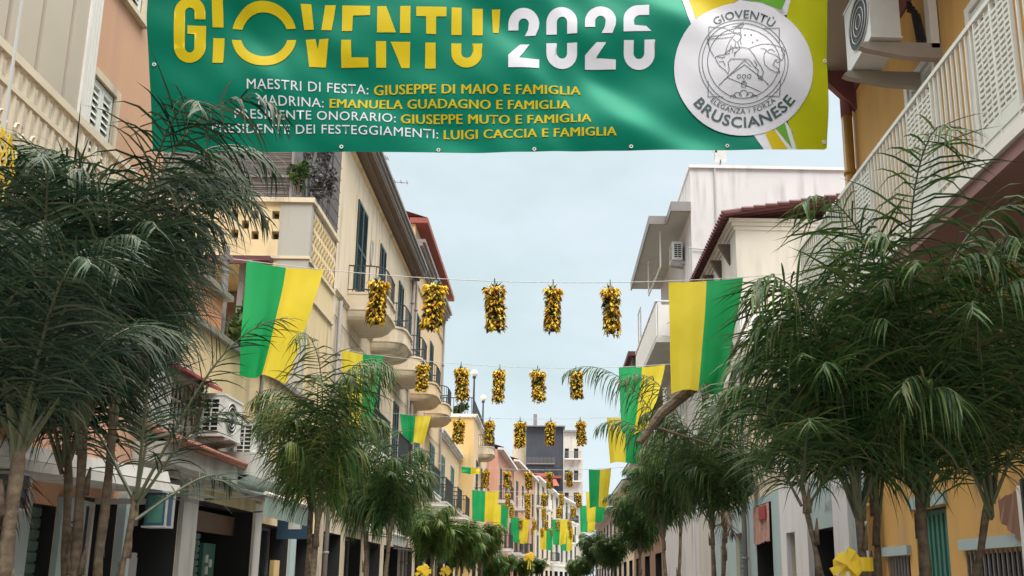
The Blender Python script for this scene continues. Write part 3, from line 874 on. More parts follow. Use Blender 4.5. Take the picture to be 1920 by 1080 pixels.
bush('wall_plant', 'spindly plant growing from the wall beside the larger air conditioner', 'plant', TL(12.3, 0.2, 4.0), (0.16, 0.22, 0.40), 110, 0.04, 'shrub', seed=9)

# ================================================================== LEFT 4: tall cream building with balconies
o = thing('cream_apartment_building', 'tall cream apartment building with green shutters and round bellied balconies on the left', 'building', (-9, 26, 0))
wins = [(21.9, 23.05), (25.0, 25.85), (28.3, 29.2)]
hol = [(a, b_, 8.75, 11.2, 0.18) for a, b_ in wins] + [(a, b_, 4.9, 7.2, 0.18) for a, b_ in wins]
grd = [(20.5, 22.2), (22.7, 24.6), (25.2, 27.4), (28.0, 30.6)]
hol += [(a, b_, 0, 2.7, 0.6) for a, b_ in grd]
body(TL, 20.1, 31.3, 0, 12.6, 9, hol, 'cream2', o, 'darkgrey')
for a, b_ in wins:
    shutters(TL, a, b_, 8.75, 11.2, o)
    shutters(TL, a, b_, 4.9, 7.2, o)
for a in (21.35, 24.2, 27.3, 30.0):
    pass
for c in (22.4, 25.4, 28.8):
    belly_balcony(TL, c - 0.95, c + 0.95, 7.72, o)
for c in (22.6, 26.6):
    slab_balcony(TL, c - 1.3, c + 1.3, 4.75, o, 0.8, h=0.95)
moulding(TL, 20.1, 31.3, 12.02, 0.08, 0.08, o, 'cream', 'string_course')
moulding(TL, 20.1, 31.3, 8.10, 0.12, 0.08, o, 'cream2', 'string_course')
moulding(TL, 20.1, 31.3, 4.1, 0.2, 0.12, o, 'whitetrim', 'string_course')
q = MB(TL); q.box(20.05, 31.35, 0.0, 0.40, 12.30, 12.38); q.box(20.05, 31.35, 0.0, 0.25, 12.2, 12.299); q.build('eave', 'eavewood', o)
q = MB(TL)
for k in range(3): q.box(20.04, 31.36, 0.0, 0.42 + 0.06 * k, 12.381 + 0.1 * k, 12.46 + 0.1 * k)
q.build('gutter', 'gutter', o)
q = MB(TL); q.add([(20.0, 0.5, 12.68), (31.4, 0.5, 12.68), (31.4, -4.5, 14.3), (20.0, -4.5, 14.3), (20, -9, 12.68), (31.4, -9, 12.68)], [(0, 1, 2, 3), (3, 2, 5, 4)]); q.build('roof', 'tile', o)
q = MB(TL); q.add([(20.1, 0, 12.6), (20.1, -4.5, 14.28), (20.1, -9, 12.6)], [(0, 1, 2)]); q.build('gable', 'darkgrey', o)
downpipe(TL, 30.9, 0.09, 0.2, 12.3, o)
downpipe(TL, 20.45, 0.09, 0.2, 8.0, o)
pts = [(23.95 + 0.15 * math.cos(k * PI / 8), 0.012, 10.5 + 0.35 * math.sin(k * PI / 8)) for k in range(16)]
q = MB(TL); q.poly(pts); q.tube(pts + [pts[0]], 0.03, 5, 0, False); q.build('oval_niche', 'stucco_grey', o)
for a, b_ in grd:
    glazed(TL, a, b_, 0, 2.7, o, 'greyiron', dep=0.35, nx=2, nz=1)
    backing(TL, a, b_, 0, 2.7, o, 0.6)
ac_unit(TL, 21.4, 22.1, 0.1, 0.42, 5.95, 6.55, 'air conditioner on the cream apartment wall beside the large green and yellow flag')
def antenna(label, x, y, z, h, booms):
    t = thing('antenna', label, 'antenna', (x, y, z), 'rooftop aerials')
    q = MB(); q.tube([(x, y, z - 0.3), (x, y, z + h)], 0.022, 5); q.build('mast', 'greyiron', t)
    q = MB()
    for f, dx, ln in booms:
        zz = z + h * f
        q.tube([(x - ln * 0.2, y, zz), (x + ln * 0.8, y + dx, zz)], 0.014, 4)
        for k in range(7):
            u = -0.2 + k / 6
            q.tube([(x + ln * u, y + dx * u - 0.14, zz), (x + ln * u, y + dx * u + 0.14, zz)], 0.009, 4)
    q.build('boom', 'greyiron', t)
antenna('thin television aerial on the roof edge of the tall cream building', -5.35, 26.0, 13.1, 1.5, [(0.35, 0.2, 1.1), (0.9, 0.3, 0.3)])
t = thing('chimney', 'small terracotta chimney on the roof of the tall cream building', 'chimney', (-5.5, 28.5, 12.8))
q = MB(); q.box(-5.75, -5.25, 28.2, 28.8, 12.7, 13.75); q.build('stack', 'orange', t)
q = MB(); q.box(-5.8, -5.2, 28.15, 28.85, 13.752, 13.84); q.build('cap', 'tile', t)

# ================================================================== LEFT 5: yellow building with red roof
o = thing('yellow_apartment_building', 'warm yellow building with a red roof edge behind the tall cream building', 'building', (-9, 36, 0))
wins = [(32.3, 33.2), (36.2, 37.1)]
hol = [(a, b_, 8.75, 11.3, 0.18) for a, b_ in wins] + [(33.0, 34.1, 4.9, 7.2, 0.18), (37.3, 38.6, 4.9, 7.3, 0.18)]
grd = [(31.8, 33.8), (34.4, 36.6), (37.2, 39.8)]
hol += [(a, b_, 0, 2.8, 0.6) for a, b_ in grd]
body(TL, 31.4, 40.6, 0, 14.4, 9, hol, 'cream3', o, 'yellow')
for a, b_ in wins: shutters(TL, a, b_, 8.75, 11.3, o)
for a, b_ in ((33.0, 34.1), (37.3, 38.6)): shutters(TL, a, b_, 4.9, 7.25, o, 'teal')
for c in (32.6, 36.4):
    belly_balcony(TL, c - 1.05, c + 1.05, 7.72, o, mat='cream3')
slab_balcony(TL, 36.6, 39.4, 4.75, o, 0.85); slab_balcony(TL, 32.4, 34.8, 4.75, o, 0.85)
moulding(TL, 31.4, 40.6, 12.3, 0.1, 0.06, o, 'cream3', 'string_course')
q = MB(TL)
for k in range(4): q.box(31.35, 40.7, 0.0, 0.12 + 0.09 * k, 13.3 + 0.13 * k, 13.42 + 0.13 * k)
q.build('cornice', 'gutter', o)
q = MB(TL); q.box(31.3, 40.8, -0.2, 0.46, 14.42, 14.62); q.add([(31.3, 0.46, 14.62), (40.8, 0.46, 14.62), (40.8, -4.5, 16.2), (31.3, -4.5, 16.2)], [(0, 1, 2, 3)])
q.build('roof', 'tilered', o)
q = MB(TL); q.add([(31.4, 0, 14.4), (31.4, -4.5, 16.15), (31.4, -9, 14.4)], [(0, 1, 2)]); q.build('gable', 'yellow', o)
q = MB(TL); q.box(31.36, 31.399, -1.0, -0.55, 13.2, 13.9); q.build('window_frame', 'tilered', o)
downpipe(TL, 31.75, 0.09, 0.2, 13.3, o)
downpipe(TL, 40.3, 0.09, 0.2, 13.3, o)
for a, b_ in grd:
    glazed(TL, a, b_, 0, 2.8, o, 'whitepaint', dep=0.35, nx=2, nz=1); backing(TL, a, b_, 0, 2.8, o, 0.6)

# ================================================================== LEFT 6: lower house, terrace block, pink row
o = thing('low_house', 'lower cream house with dark balconies below the yellow building', 'house', (-8, 45, 0))
hol = [(41.3, 42.5, 4.9, 7.3, 0.2), (45.5, 46.7, 4.9, 7.3, 0.2), (41.2, 43.6, 0, 2.9, 0.6), (44.4, 48.2, 0, 2.9, 0.6)]
body(TL, 40.62, 49.9, 0, 8.4, 9, hol, 'cream3', o)
shutters(TL, 41.3, 42.5, 4.9, 7.3, o, 'teal'); shutters(TL, 45.5, 46.7, 4.9, 7.3, o, 'teal')
slab_balcony(TL, 40.9, 43.0, 4.8, o, 0.9); slab_balcony(TL, 45, 47.2, 4.8, o, 0.9)
moulding(TL, 40.62, 49.9, 8.1, 0.3, 0.25, o, 'whitetrim')
backing(TL, 41.2, 48.2, 0, 2.9, o, 0.6)

o = thing('terrace_house', 'yellow house with a roof terrace and globe lamps further down the left side', 'house', (-6.5, 56, 0))
T6 = lambda s, t, z: (-4.25 + t, s, z)
hol = [(51.5, 52.6, 6.0, 8.4, 0.2), (55.5, 56.6, 6.0, 8.4, 0.2), (51, 53.6, 0, 3, 0.5), (55, 58, 0, 3, 0.5), (51.6, 52.5, 3.4, 5.3, 0.2)]
body(T6, 50, 60.9, 0, 10.75, 8, hol, 'cream3', o, 'yellow')
shutters(T6, 51.5, 52.6, 6.0, 8.4, o); shutters(T6, 55.5, 56.6, 6.0, 8.4, o)
belly_balcony(T6, 53.2, 55.2, 8.6, o, 0.9, 'cream2'); slab_balcony(T6, 51, 53.2, 5.8, o, 0.8)
moulding(T6, 49.95, 60.9, 10.55, 0.22, 0.18, o, 'whitetrim')
q = MB(T6); q.box(49.9, 49.99, -8, 0.1, 10.6, 10.77); q.build('coping', 'whitetrim', o)
railing(T6, 50.0, 60.5, -0.1, 10.78, 11.7, o, 'iron', 0.3, 0.02, True, False)
q = MB(T6)
for k in range(20): q.box(50.04, 50.08, -4 + k * 0.2, -3.97 + k * 0.2, 10.78, 11.7)
q.box(50.03, 50.09, -4, -0.1, 11.68, 11.73); q.build('railing', 'iron', o)
backing(T6, 51, 58, 0, 3, o, 0.5)
for k, (s, lab) in enumerate(((50.4, 'globe lamp on a dark post at the near corner of the roof terrace'), (57.5, 'globe lamp on a dark post at the far end of the roof terrace'))):
    t = thing('terrace_lamp', lab, 'lamp', T6(s, -0.1, 10.75), 'globe lamps on the roof terrace')
    x, y, _ = T6(s, -0.1, 0)
    q = MB(); q.tube([(x, y, 10.75), (x, y, 13.0)], [0.07, 0.045], 7); q.tube([(x, y, 12.9), (x, y, 13.02)], 0.1, 8); q.build('post', 'iron', t)
    q = MB(); q.lathe([(0.06, 13.0), (0.16, 13.08), (0.2, 13.2), (0.16, 13.33), (0.05, 13.4)], (x, y), 12); q.build('globe', 'whitepaint', t, smooth=True)
bush('terrace_plant', 'small palm like plant in a pot on the roof terrace', 'plant', (-5.0, 50.6, 11.1), (0.45, 0.3, 0.4), 220, 0.16, 'shrub', seed=21)

def rowhouse(name, label, A, B, h, mat, floors, seed, depth=8, roofmat='tile', sh='greenshut', eave=0.4, smat=None):
    T, ln = frame(A, B, False)
    rn = random.Random(seed)
    o = thing(name, label, 'house', ((A[0] + B[0]) / 2 - 3, (A[1] + B[1]) / 2, 0))
    hol, wn_ = [], []
    n = max(2, int(ln / 3.4))
    for f in range(floors):
        z0 = 3.6 + f * (h - 3.9) / floors
        for k in range(n):
            s = ln * (k + 0.5) / n
            wn_.append((s - 0.55, s + 0.55, z0 + 0.3, z0 + 2.5))
    hol = [(a, b, c, d, 0.2) for a, b, c, d in wn_]
    for k in range(n):
        s = ln * (k + 0.5) / n
        hol.append((s - 1.1, s + 1.1, 0, 2.8, 0.5))
    body(T, 0, ln, 0, h, depth, hol, mat, o, smat or mat)
    backing(T, 0.3, ln - 0.3, 0, 2.8, o, 0.6)
    for i, (a, b, c, d) in enumerate(wn_):
        shutters(T, a, b, c, d, o, sh, slats=10)
        if rn.random() < 0.45: slab_balcony(T, a - 0.5, b + 0.5, c - 0.1, o, 0.9, rail=rn.choice(['iron', 'whitepaint']))
    q = MB(T); q.box(-0.05, ln + 0.05, 0.0, eave, h - 0.05, h + 0.12); q.build('cornice', 'whitetrim', o)
    q = MB(T); q.add([(-0.1, eave, h + 0.13), (ln + 0.1, eave, h + 0.13), (ln + 0.1, -depth / 2, h + 1.5), (-0.1, -depth / 2, h + 1.5)], [(0, 1, 2, 3)]); q.build('roof', roofmat, o)
    moulding(T, 0, ln, 3.3, 0.2, 0.1, o, 'whitetrim', 'string_course')
    return o
rowhouse('pink_house', 'pink house with grey balconies past the roof terrace on the left', (-3.55, 61), (-3.0, 73), 10.4, 'rose', 2, 31)
rowhouse('pale_pink_house', 'pale pink house with a red awning roof, beyond the pink house', (-2.95, 73.1), (-1.5, 88), 11.2, 'pink', 2, 32, roofmat='tilered')
rowhouse('distant_cream_house', 'distant cream house where the street bends to the right', (-1.45, 88.1), (0.4, 104), 11.6, 'cream2', 3, 33)
rowhouse('distant_white_house', 'farthest pale house on the left where the street bends', (0.45, 104.1), (3.6, 121), 11.5, 'greycream', 3, 34)
# dark block closing the view
o = thing('dark_end_building', 'dark slate coloured building rising above the roofs at the end of the street', 'building', (-1, 118, 0))
q = MB(); q.box(-3.3, 1.75, 122.5, 132, 0, 22.3); q.build('wall', 'slate', o)
q = MB()
for z in (14.5, 17.2): q.box(-3.2, 0.6, 122.2, 122.48, z, z + 0.15)
for k in range(22):
    for z in (14.65, 17.35): q.box(-3.2 + k * 0.18, -3.16 + k * 0.18, 122.22, 122.26, z, z + 0.8)
q.build('railing', 'gutter', o)
q = MB()
for x in (-2.8, -1.4, 0.3): q.box(x, x + 0.7, 122.42, 122.49, 15.0, 16.8)
q.build('window', 'glass', o)
q = MB(); q.add([(-3.6, 121.8, 22.31), (2.0, 121.8, 22.31), (2.0, 132, 23.2), (-3.6, 132, 23.2), (-3.6, 121.8, 22.45), (2.0, 121.8, 22.45), (2.0, 132, 23.4), (-3.6, 132, 23.4)], [(0, 1, 2, 3), (4, 5, 6, 7), (0, 1, 5, 4)]); q.box(-2.4, -1.9, 124, 125, 22.4, 24.4); q.build('roof', 'gutter', o)
q = MB(); q.box(-5.2, -3.32, 124, 132, 0, 22.3); q.build('side_block', 'cream2', o)
q = MB(); q.box(-4.0, 1.5, 121.0, 122.4, 15.2, 15.5); q.add([(-3.0, 119.5, 14.0), (1.2, 119.5, 14.0), (0.4, 122.4, 16.0), (-3.0, 122.4, 16.0)], [(0, 1, 2, 3)]); q.build('lower_roof', 'tilered', o)
o = thing('white_end_building', 'narrow pale building right of the dark slate building at the street end', 'building', (3, 126, 0))
hol = [(-0.0 + 1.95, 2.5, z, z + 1.4, 0.2) for z in (12, 15, 18)] + [(3.2, 3.8, z, z + 1.4, 0.2) for z in (12, 15, 18)]
q = MB(); panel(q, lambda u, v, e: (u, 122.4 + e, v), 1.78, 4.4, 0, 21.6, hol); q.quad((4.4, 122.4, 0), (4.4, 132, 0), (4.4, 132, 20), (4.4, 122.4, 21.6)); q.quad((1.78, 122.7, 0), (4.4, 122.7, 0), (4.4, 122.7, 21.5), (1.78, 122.7, 21.5), 1)
q.build('wall', ['greycream', 'glass'], o)
q = MB(); q.box(1.7, 4.6, 122.0, 122.39, 21.6, 21.85); q.build('cornice', 'gutter', o)
for z in (11.8, 14.8, 17.8):
    q = MB(); q.box(1.9, 4.2, 121.6, 122.39, z, z + 0.14); b = q.build('balcony', 'whitetrim', o)
    q = MB()
    for k in range(13): q.box(1.9 + k * 0.18, 1.94 + k * 0.18, 121.62, 121.66, z + 0.14, z + 1.0)
    q.box(1.9, 4.2, 121.6, 121.68, z + 1.0, z + 1.06); q.build('railing', 'greyiron', b)

# ================================================================== RIGHT 1: ochre house
o = thing('ochre_house', 'ochre house with a white slatted balcony rail and maroon trim, nearest on the right side', 'house', (7, 7, 0))
hol = [(10.42, 11.35, 0, 2.48, 0.2), (11.6, 12.38, 0.9, 1.93, 0.12), (8.6, 10.0, 0.9, 1.9, 0.12), (9.75, 10.5, 5.4, 7.85, 0.12), (8.0, 8.75, 5.4, 7.75, 0.12), (5.0, 7.2, 0, 2.4, 0.3)]
body(TR, 1.5, 12.6, 0, 9.3, 9, hol, 'ochre', o)
q = MB(TR); q.box(10.36, 11.41, 0.0, 0.05, 2.49, 2.64); q.build('door_lintel', 'bluegrey', o)
q = MB(TR); q.box(10.42, 11.35, -0.15, -0.1, 0.02, 2.46)
for k in range(7): q.box(10.46 + k * 0.13, 10.52 + k * 0.13, -0.099, -0.075, 0.1, 2.4)
q.build('door', 'teal', o)
for a, b_ in ((11.6, 12.38), (8.6, 10.0)):
    q = MB(TR); q.box(a - 0.06, b_ + 0.06, 0.0, 0.06, 1.94, 2.06); q.build('window_lintel', 'bluegrey', o)
    q = MB(TR)
    n = int((b_ - a) / 0.1)
    for k in range(n): q.box(a + 0.05 + k * 0.1, a + 0.07 + k * 0.1, 0.0, 0.02, 0.9, 1.93)
    wdo = q.build('window_bars', 'greyiron', o)
    backing(TR, a, b_, 0.9, 1.93, o, 0.11, 'window', 'glass')
backing(TR, 5, 7.2, 0, 2.4, o, 0.29)
shutters(TR, 9.75, 10.5, 5.4, 7.85, o, 'whiteshut', 'whitepaint', dep=0.04, slats=34)
shutters(TR, 8.0, 8.75, 5.4, 7.75, o, 'whiteshut', 'whitepaint', dep=0.04, slats=34)
# eave, frieze and beams
q = MB(TR); q.box(1.5, 12.75, 0.0, 1.25, 9.25, 9.45); q.box(1.5, 12.78, 1.2, 1.3, 9.2, 9.5); q.build('eave', 'greige', o)
q = MB(TR)
q.box(1.5, 12.6, 0.0, 0.035, 8.92, 9.25)
for s in (12.5, 9.35, 6.2):
    q.add([(s, 0, 8.62), (s, 0.62, 9.25), (s, 0, 9.25), (s - 0.12, 0, 8.62), (s - 0.12, 0.62, 9.25), (s - 0.12, 0, 9.25)], [(0, 1, 2), (3, 4, 5), (0, 1, 4, 3), (1, 2, 5, 4)])
q.build('eave_trim', 'maroon', o)
q = MB(TR); q.tube([(12.52, 0.12, 0.1), (12.52, 0.12, 8.55)], 0.085, 10, 0); q.tube([(12.52, 0.12, 8.55), (12.52, 0.12, 9.25)], 0.09, 10, 1)
for z in (2.6, 4.6, 6.4, 7.6): q.tube([(12.52, 0.12, z), (12.52, 0.12, z + 0.07)], 0.097, 10, 0)
q.build('drainpipe', ['pipe_yellow', 'maroon'], o, smooth=True)
# balcony
q = MB(TR); q.box(1.5, 12.45, 0.0, 0.98, 4.85, 5.05); q.box(1.5, 12.46, 0.96, 1.02, 4.98, 5.10, 1); b = q.build('balcony', ['mauve', 'whitepaint'], o)
q = MB(TR)
k = 1.6
chk = [(6.25, 6.85), (7.75, 8.35), (9.45, 9.95), (11.1, 11.5)]
while k < 12.4:
    if not any(a - 0.02 < k < c + 0.02 for a, c in chk):
        q.box(k - 0.010, k + 0.010, 0.978, 0.998, 5.10, 6.30)
    k += 0.095
q.box(1.5, 12.43, 0.965, 1.01, 6.30, 6.345); q.box(1.5, 12.43, 0.97, 1.005, 5.16, 5.19)
for s in (12.0,): pass
for k in range(12): q.box(12.40, 12.428, 0.03 + k * 0.075, 0.055 + k * 0.075, 5.06, 6.30)
q.box(12.395, 12.43, 0.0, 0.96, 6.301, 6.344)
q.build('railing', 'whiteshut', b)
for a, c in chk:
    q = MB(TR)
    m = (a + c) / 2
    for x, y in ((a, a + 0.02), (m - 0.015, m + 0.015), (c - 0.02, c)): q.box(x, y, 0.972, 1.003, 5.10, 6.30)
    z = 5.30
    while z < 6.22:
        q.box(a + 0.02, m - 0.015, 0.976, 0.999, z, z + 0.026); q.box(m + 0.015, c - 0.02, 0.976, 0.999, z + 0.02, z + 0.046)
        z += 0.055
    for f in (0.33, 0.66):
        u = a + (m - a) * f; v = m + (c - m) * f
        q.box(u - 0.006, u + 0.006, 0.974, 1.0, 5.30, 6.27); q.box(v - 0.006, v + 0.006, 0.974, 1.0, 5.30, 6.27)
    q.box(a + 0.02, c - 0.02, 0.979, 0.997, 5.102, 5.30)
    q.build('perforated_panel', 'whiteshut', b)
t = ac_unit(TR, 9.45, 10.3, 0.50, 0.86, 7.90, 8.75, 'dusty air conditioner on long brackets under the eave of the ochre house', near_grid=False, brackets='greige')
# long shaped bracket arms and the pipe duct behind the unit
for s in (9.50, 10.12):
    q = MB(TR)
    pr = [(0.0, 7.86), (0.92, 7.86), (0.98, 7.80), (0.92, 7.77), (0.45, 7.68), (0.0, 7.66)]
    q.prism([(s, p[0], p[1]) for p in pr], (0.09, 0, 0)) if False else q.add([(s, a, z) for a, z in pr] + [(s + 0.09, a, z) for a, z in pr], [list(range(6)), list(range(6, 12))] + [(i, (i + 1) % 6, 6 + (i + 1) % 6, 6 + i) for i in range(6)])
    q.build('bracket_arm', 'greige', t)
q = MB(TR); q.box(9.5, 9.62, 0.02, 0.12, 7.8, 9.1); q.build('pipe_duct', 'whitepaint', t)
q = MB(TR)
for k in range(4): q.tube([(9.62, 0.14 + 0.03 * k, 7.95), (9.6, 0.2 + 0.03 * k, 8.3 + 0.05 * k), (9.6, 0.34, 8.35 + 0.04 * k)], 0.018, 5)
q.build('hose', 'black', t)
# post with white strip and brown cloth at the far right
t = thing('shop_post', 'dark metal post with a white strip before the ochre wall at right', 'post', TR(8.35, 0.25, 0))
q = MB(TR); q.box(8.33, 8.37, 0.14, 0.18, 0, 2.55); q.build('pole', 'iron', t)
q = MB(TR); q.box(8.40, 8.52, 0.08, 0.14, 0.0, 2.50); q.build('white_strip', 'whitepaint', t)
t = thing('hanging_cloth', 'brown cloth hung on the wall beside the dark post', 'cloth', TR(8.75, 0.1, 2.0))
q = MB(TR)
for k in range(8):
    a, b_ = 8.55 + 0.05 * k, 8.60 + 0.05 * k
    q.quad((a, 0.1 + 0.03 * math.sin(k * 1.9), 2.45), (b_, 0.1 + 0.03 * math.sin((k + 1) * 1.9), 2.46 - 0.01 * k), (b_, 0.13 + 0.03 * math.sin((k + 1) * 2.2), 1.98 + 0.03 * (k + 1)), (a, 0.13 + 0.03 * math.sin(k * 2.2), 1.98 + 0.03 * k))
q.build('cloth', 'brownpost', t)

# ================================================================== RIGHT 2: low white and blue grey shop building
o = thing('white_shop_building', 'low cream and blue grey shop building beside the ochre house on the right side', 'building', (7, 17, 0))
hol = [(24.0, 24.55, 0, 2.55, 0.3), (21.75, 22.5, 0, 2.76, 0.2), (18.75, 20.25, 0, 3.25, 0.9), (16.7, 17.3, 0.6, 2.5, 0.2), (14.4, 15.85, 0, 2.48, 0.8)]
body(TR, 12.62, 25.6, 0, 6.6, 7, hol, 'cream2', o)
# blue grey painted ground storey, one skin with the same openings
q = MB(TR); panel(q, lambda u, v, e: (u, 0.012 - e, v), 12.63, 25.59, 0, 3.42, [(a, b_, c, d, 0.011) for a, b_, c, d, e in hol]); q.build('painted_band', 'bluegrey', o)
q = MB(TR); q.box(15.86, 16.69, 0.012, 0.10, 0, 3.46); q.box(17.31, 17.75, 0.012, 0.10, 0, 3.46); q.box(16.69, 17.31, 0.012, 0.099, 2.51, 3.46); q.box(13.65, 14.38, 0.012, 0.1, 0, 3.46); q.build('pilaster', 'white', o)
roller(TR, 16.7, 17.3, 0.6, 2.5, o, 'greyiron', 0.08, 0.09)
roller(TR, 21.75, 22.5, 0, 2.76, o, 'greenroll', 0.1, 0.12)
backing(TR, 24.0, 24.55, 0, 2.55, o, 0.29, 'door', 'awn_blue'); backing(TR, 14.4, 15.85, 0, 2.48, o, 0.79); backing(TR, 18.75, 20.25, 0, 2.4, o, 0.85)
q = MB(TR); q.box(18.8, 19.25, -0.5, -0.42, 0, 2.1); q.build('door', 'cream', o)
downpipe(TR, 21.0, 0.11, 0.1, 6.5, o, 'greyiron', 0.06)
q = MB(TR); q.box(12.6, 25.6, -0.2, 0.12, 6.602, 6.72); q.build('coping', 'whitetrim', o)
q = MB(TR); q.box(19.9, 20.3, 0.05, 0.45, 3.55, 3.75); q.tube([(20.1, 0.02, 3.6), (20.1, 0.3, 3.4)], 0.03, 6); q.build('floodlight', 'greyiron', o)
# pink patterned cloth over the shop door
t = thing('shop_drape', 'pink patterned cloth hanging over the blue grey shop doorway', 'cloth', TR(19.5, 0.1, 2.3))
q = MB(TR)
for k in range(15):
    a, b_ = 18.78 + 0.097 * k, 18.78 + 0.097 * (k + 1)
    q.quad((a, 0.05 + 0.02 * math.sin(k), 3.22), (b_, 0.05 + 0.02 * math.sin(k + 1), 3.22), (b_, 0.06 + 0.04 * math.sin(1.7 * k + 1.7), 2.42 + 0.03 * math.sin(2.1 * k + 2.1)), (a, 0.06 + 0.04 * math.sin(1.7 * k), 2.42 + 0.03 * math.sin(2.1 * k)))
q.build('fabric', 'poster', t)
q = MB(TR); q.box(18.95, 19.55, 0.075, 0.10, 2.9, 3.18); q.build('name_board', 'red', t)

# ================================================================== RIGHT 3: cream house with dark red roof
o = thing('cream_house', 'cream house with a dark red roof edge between the palm and the tall white building', 'house', (8, 24.5, 0))
hol = [(22.5, 23.5, 6.8, 9.0, 0.2), (25.5, 26.5, 6.8, 9.0, 0.2)]
q = MB(TR)
body(TR, 21.3, 28.05, 6.6, 10.45, 8, hol, 'greycream', o, 'greycream')
body(TR, 25.62, 28.05, 0, 6.59, 8, [], 'greycream', o, name='lower_wall')
for a, b_ in ((22.5, 23.5), (25.5, 26.5)): shutters(TR, a, b_, 6.8, 9.0, o, 'darkwood')
q = MB(TR)
for k in range(3): q.box(21.27 - 0.025 * k, 28.05, -8, 0.04 + 0.06 * k, 10.26 + 0.1 * k, 10.35 + 0.1 * k)
q.build('cornice', 'greycream', o)
q = MB(TR); q.add([(20.95, 0.36, 10.60), (28.05, 0.36, 10.60), (28.05, -3.5, 11.2), (20.95, -3.5, 11.2), (20.95, -8.2, 10.6), (28.05, -8.2, 10.6), (20.95, 0.36, 10.54), (28.05, 0.36, 10.54), (20.95, -3.5, 11.1), (20.95, -8.2, 10.5)], [(0, 1, 2, 3), (3, 2, 5, 4), (0, 1, 7, 6), (0, 3, 8, 6), (3, 4, 9, 8)])
s = 21.0
while s < 28: q.tube([(s, 0.40, 10.6), (s, -3.5, 11.22)], 0.045, 5); s += 0.2
for k in range(26): q.tube([(20.93, -0.1 - 0.3 * k, 10.68 + (0.05 * k if k < 12 else 0.6 - 0.045 * (k - 12))), (20.93, -0.4 - 0.3 * k, 10.69 + (0.05 * k if k < 12 else 0.6 - 0.045 * (k - 12)))], 0.05, 5)
q.build('roof', 'roofdark', o)
for k in range(5):
    s = 22.0 + k * 1.2
    q = MB(TR)
    q.add([(s, 0, 9.6), (s, 0.3, 10.15), (s, 0, 10.15), (s + 0.15, 0, 9.6), (s + 0.15, 0.3, 10.15), (s + 0.15, 0, 10.15)], [(0, 1, 2), (3, 4, 5), (0, 1, 4, 3)])
    q.build('corbel', 'darkwood', o)
t = ac_unit(lambda s, t, z: (RX + 0.9 - s, 21.3 - t, z), 0.0, 0.95, 0.05, 0.4, 7.3, 8.0, 'white air conditioner on the side wall of the cream house beside the palm', near_grid=False)
ac_unit(TR, 22.6, 23.5, 0.05, 0.4, 5.3, 6.3, 'tall white air conditioner with vents beneath the yellow and green flag on the right', near_grid=True)

# ================================================================== RIGHT 4: tall white building
o = thing('white_apartment_building', 'tall white building with a blank side wall and a deep grey eave on the right', 'building', (9, 32, 0))
hol = [(30.0, 31.2, 9.4, 11.9, 0.25), (32.6, 33.6, 10.2, 11.9, 0.25), (30, 31.2, 6, 8.2, 0.25), (33, 34.2, 6, 8.2, 0.25)]
body(TR, 28.1, 36.4, 0, 15.2, 12, hol, 'white', o)
q = MB(TR); q.box(28.02, 36.4, -12, 0.04, 15.202, 15.30); q.build('parapet_coping', 'whitetrim', o)
q = MB(TR); q.box(29.4, 36.5, 0.0, 1.22, 13.72, 13.9); q.box(28.15, 29.39, 0.0, 0.62, 13.72, 13.9); q.build('eave', 'soffit', o)
q = MB(TR); q.box(29.36, 36.55, 1.222, 1.27, 13.66, 14.0); q.box(29.33, 29.37, 0.63, 1.27, 13.7, 14.0); q.box(28.1, 29.33, 0.622, 0.66, 13.7, 14.0); q.box(28.07, 28.14, 0.0, 0.66, 13.66, 13.99); q.build('eave_edge', 'gutter', o)
glazed(TR, 30.0, 31.2, 9.4, 11.9, o, dep=0.2); shutters(TR, 32.6, 33.6, 10.2, 11.9, o, 'whiteshut', dep=0.05)
for a, b_ in ((30, 31.2), (33, 34.2)): shutters(TR, a, b_, 6, 8.2, o, 'whiteshut')
q = MB(TR); q.box(28.2, 35.2, 0.0, 1.22, 9.18, 9.36); b = q.build('balcony', 'soffit', o)
q = MB(TR); q.box(28.22, 28.26, 0.04, 1.18, 9.40, 10.45); q.box(28.2, 35.2, 1.17, 1.21, 9.40, 10.45); q.box(28.18, 35.22, 1.15, 1.23, 10.55, 10.60); q.box(28.2, 28.26, 0.02, 1.15, 10.551, 10.60)
for s in (28.24, 30, 31.7, 33.4, 35.15): q.box(s - 0.02, s + 0.02, 1.15, 1.165, 9.36, 10.55)
q.build('balustrade', 'whitetrim', b)
q = MB(TR)
for s in (34.2, 35.1): q.tube([(s, 1.1, 10.6), (s, 1.1, 12.2)], 0.03, 5)
q.tube([(34.2, 1.1, 12.2), (35.1, 1.1, 12.2)], 0.03, 5); q.tube([(30.0, 0.8, 12.4), (30.0, 0.8, 13.7)], 0.03, 5); q.tube([(30, 0.8, 12.4), (33, 0.9, 12.3), (33, 0.9, 13.7)], 0.03, 5)
q.build('awning_frame', 'whitepaint', b)
ac_unit(TR, 29.5, 30.3, 0.1, 0.45, 12.5, 13.1, 'air conditioner hung under the deep grey eave of the tall white building')
q = MB(); xs, zs = atY(1340, 316, 28.05); q.tube([(xs, 28.05, 15.25), (xs, 28.05, 9)], 0.03, 6); q.tube([(xs, 28.04, 12.5), (xs - 0.35, 28.04, 12.45), (xs - 0.4, 28.04, 12.3), (xs - 0.95, 28.04, 12.35)], 0.02, 5); q.tube([(xs, 28.04, 11.7), (xs + 0.9, 28.04, 11.6)], 0.02, 5)
q.build('wall_pipe', 'steel', o)
t = thing('roof_aerial', 'grey box aerial on a short mast on top of the tall white building', 'antenna', (5.75, 28.6, 15.3), 'rooftop aerials')
q = MB(); q.tube([(5.65, 28.6, 15.2), (5.75, 28.6, 15.7), (5.75, 28.6, 16.6)], 0.03, 6); q.build('mast', 'greyiron', t)
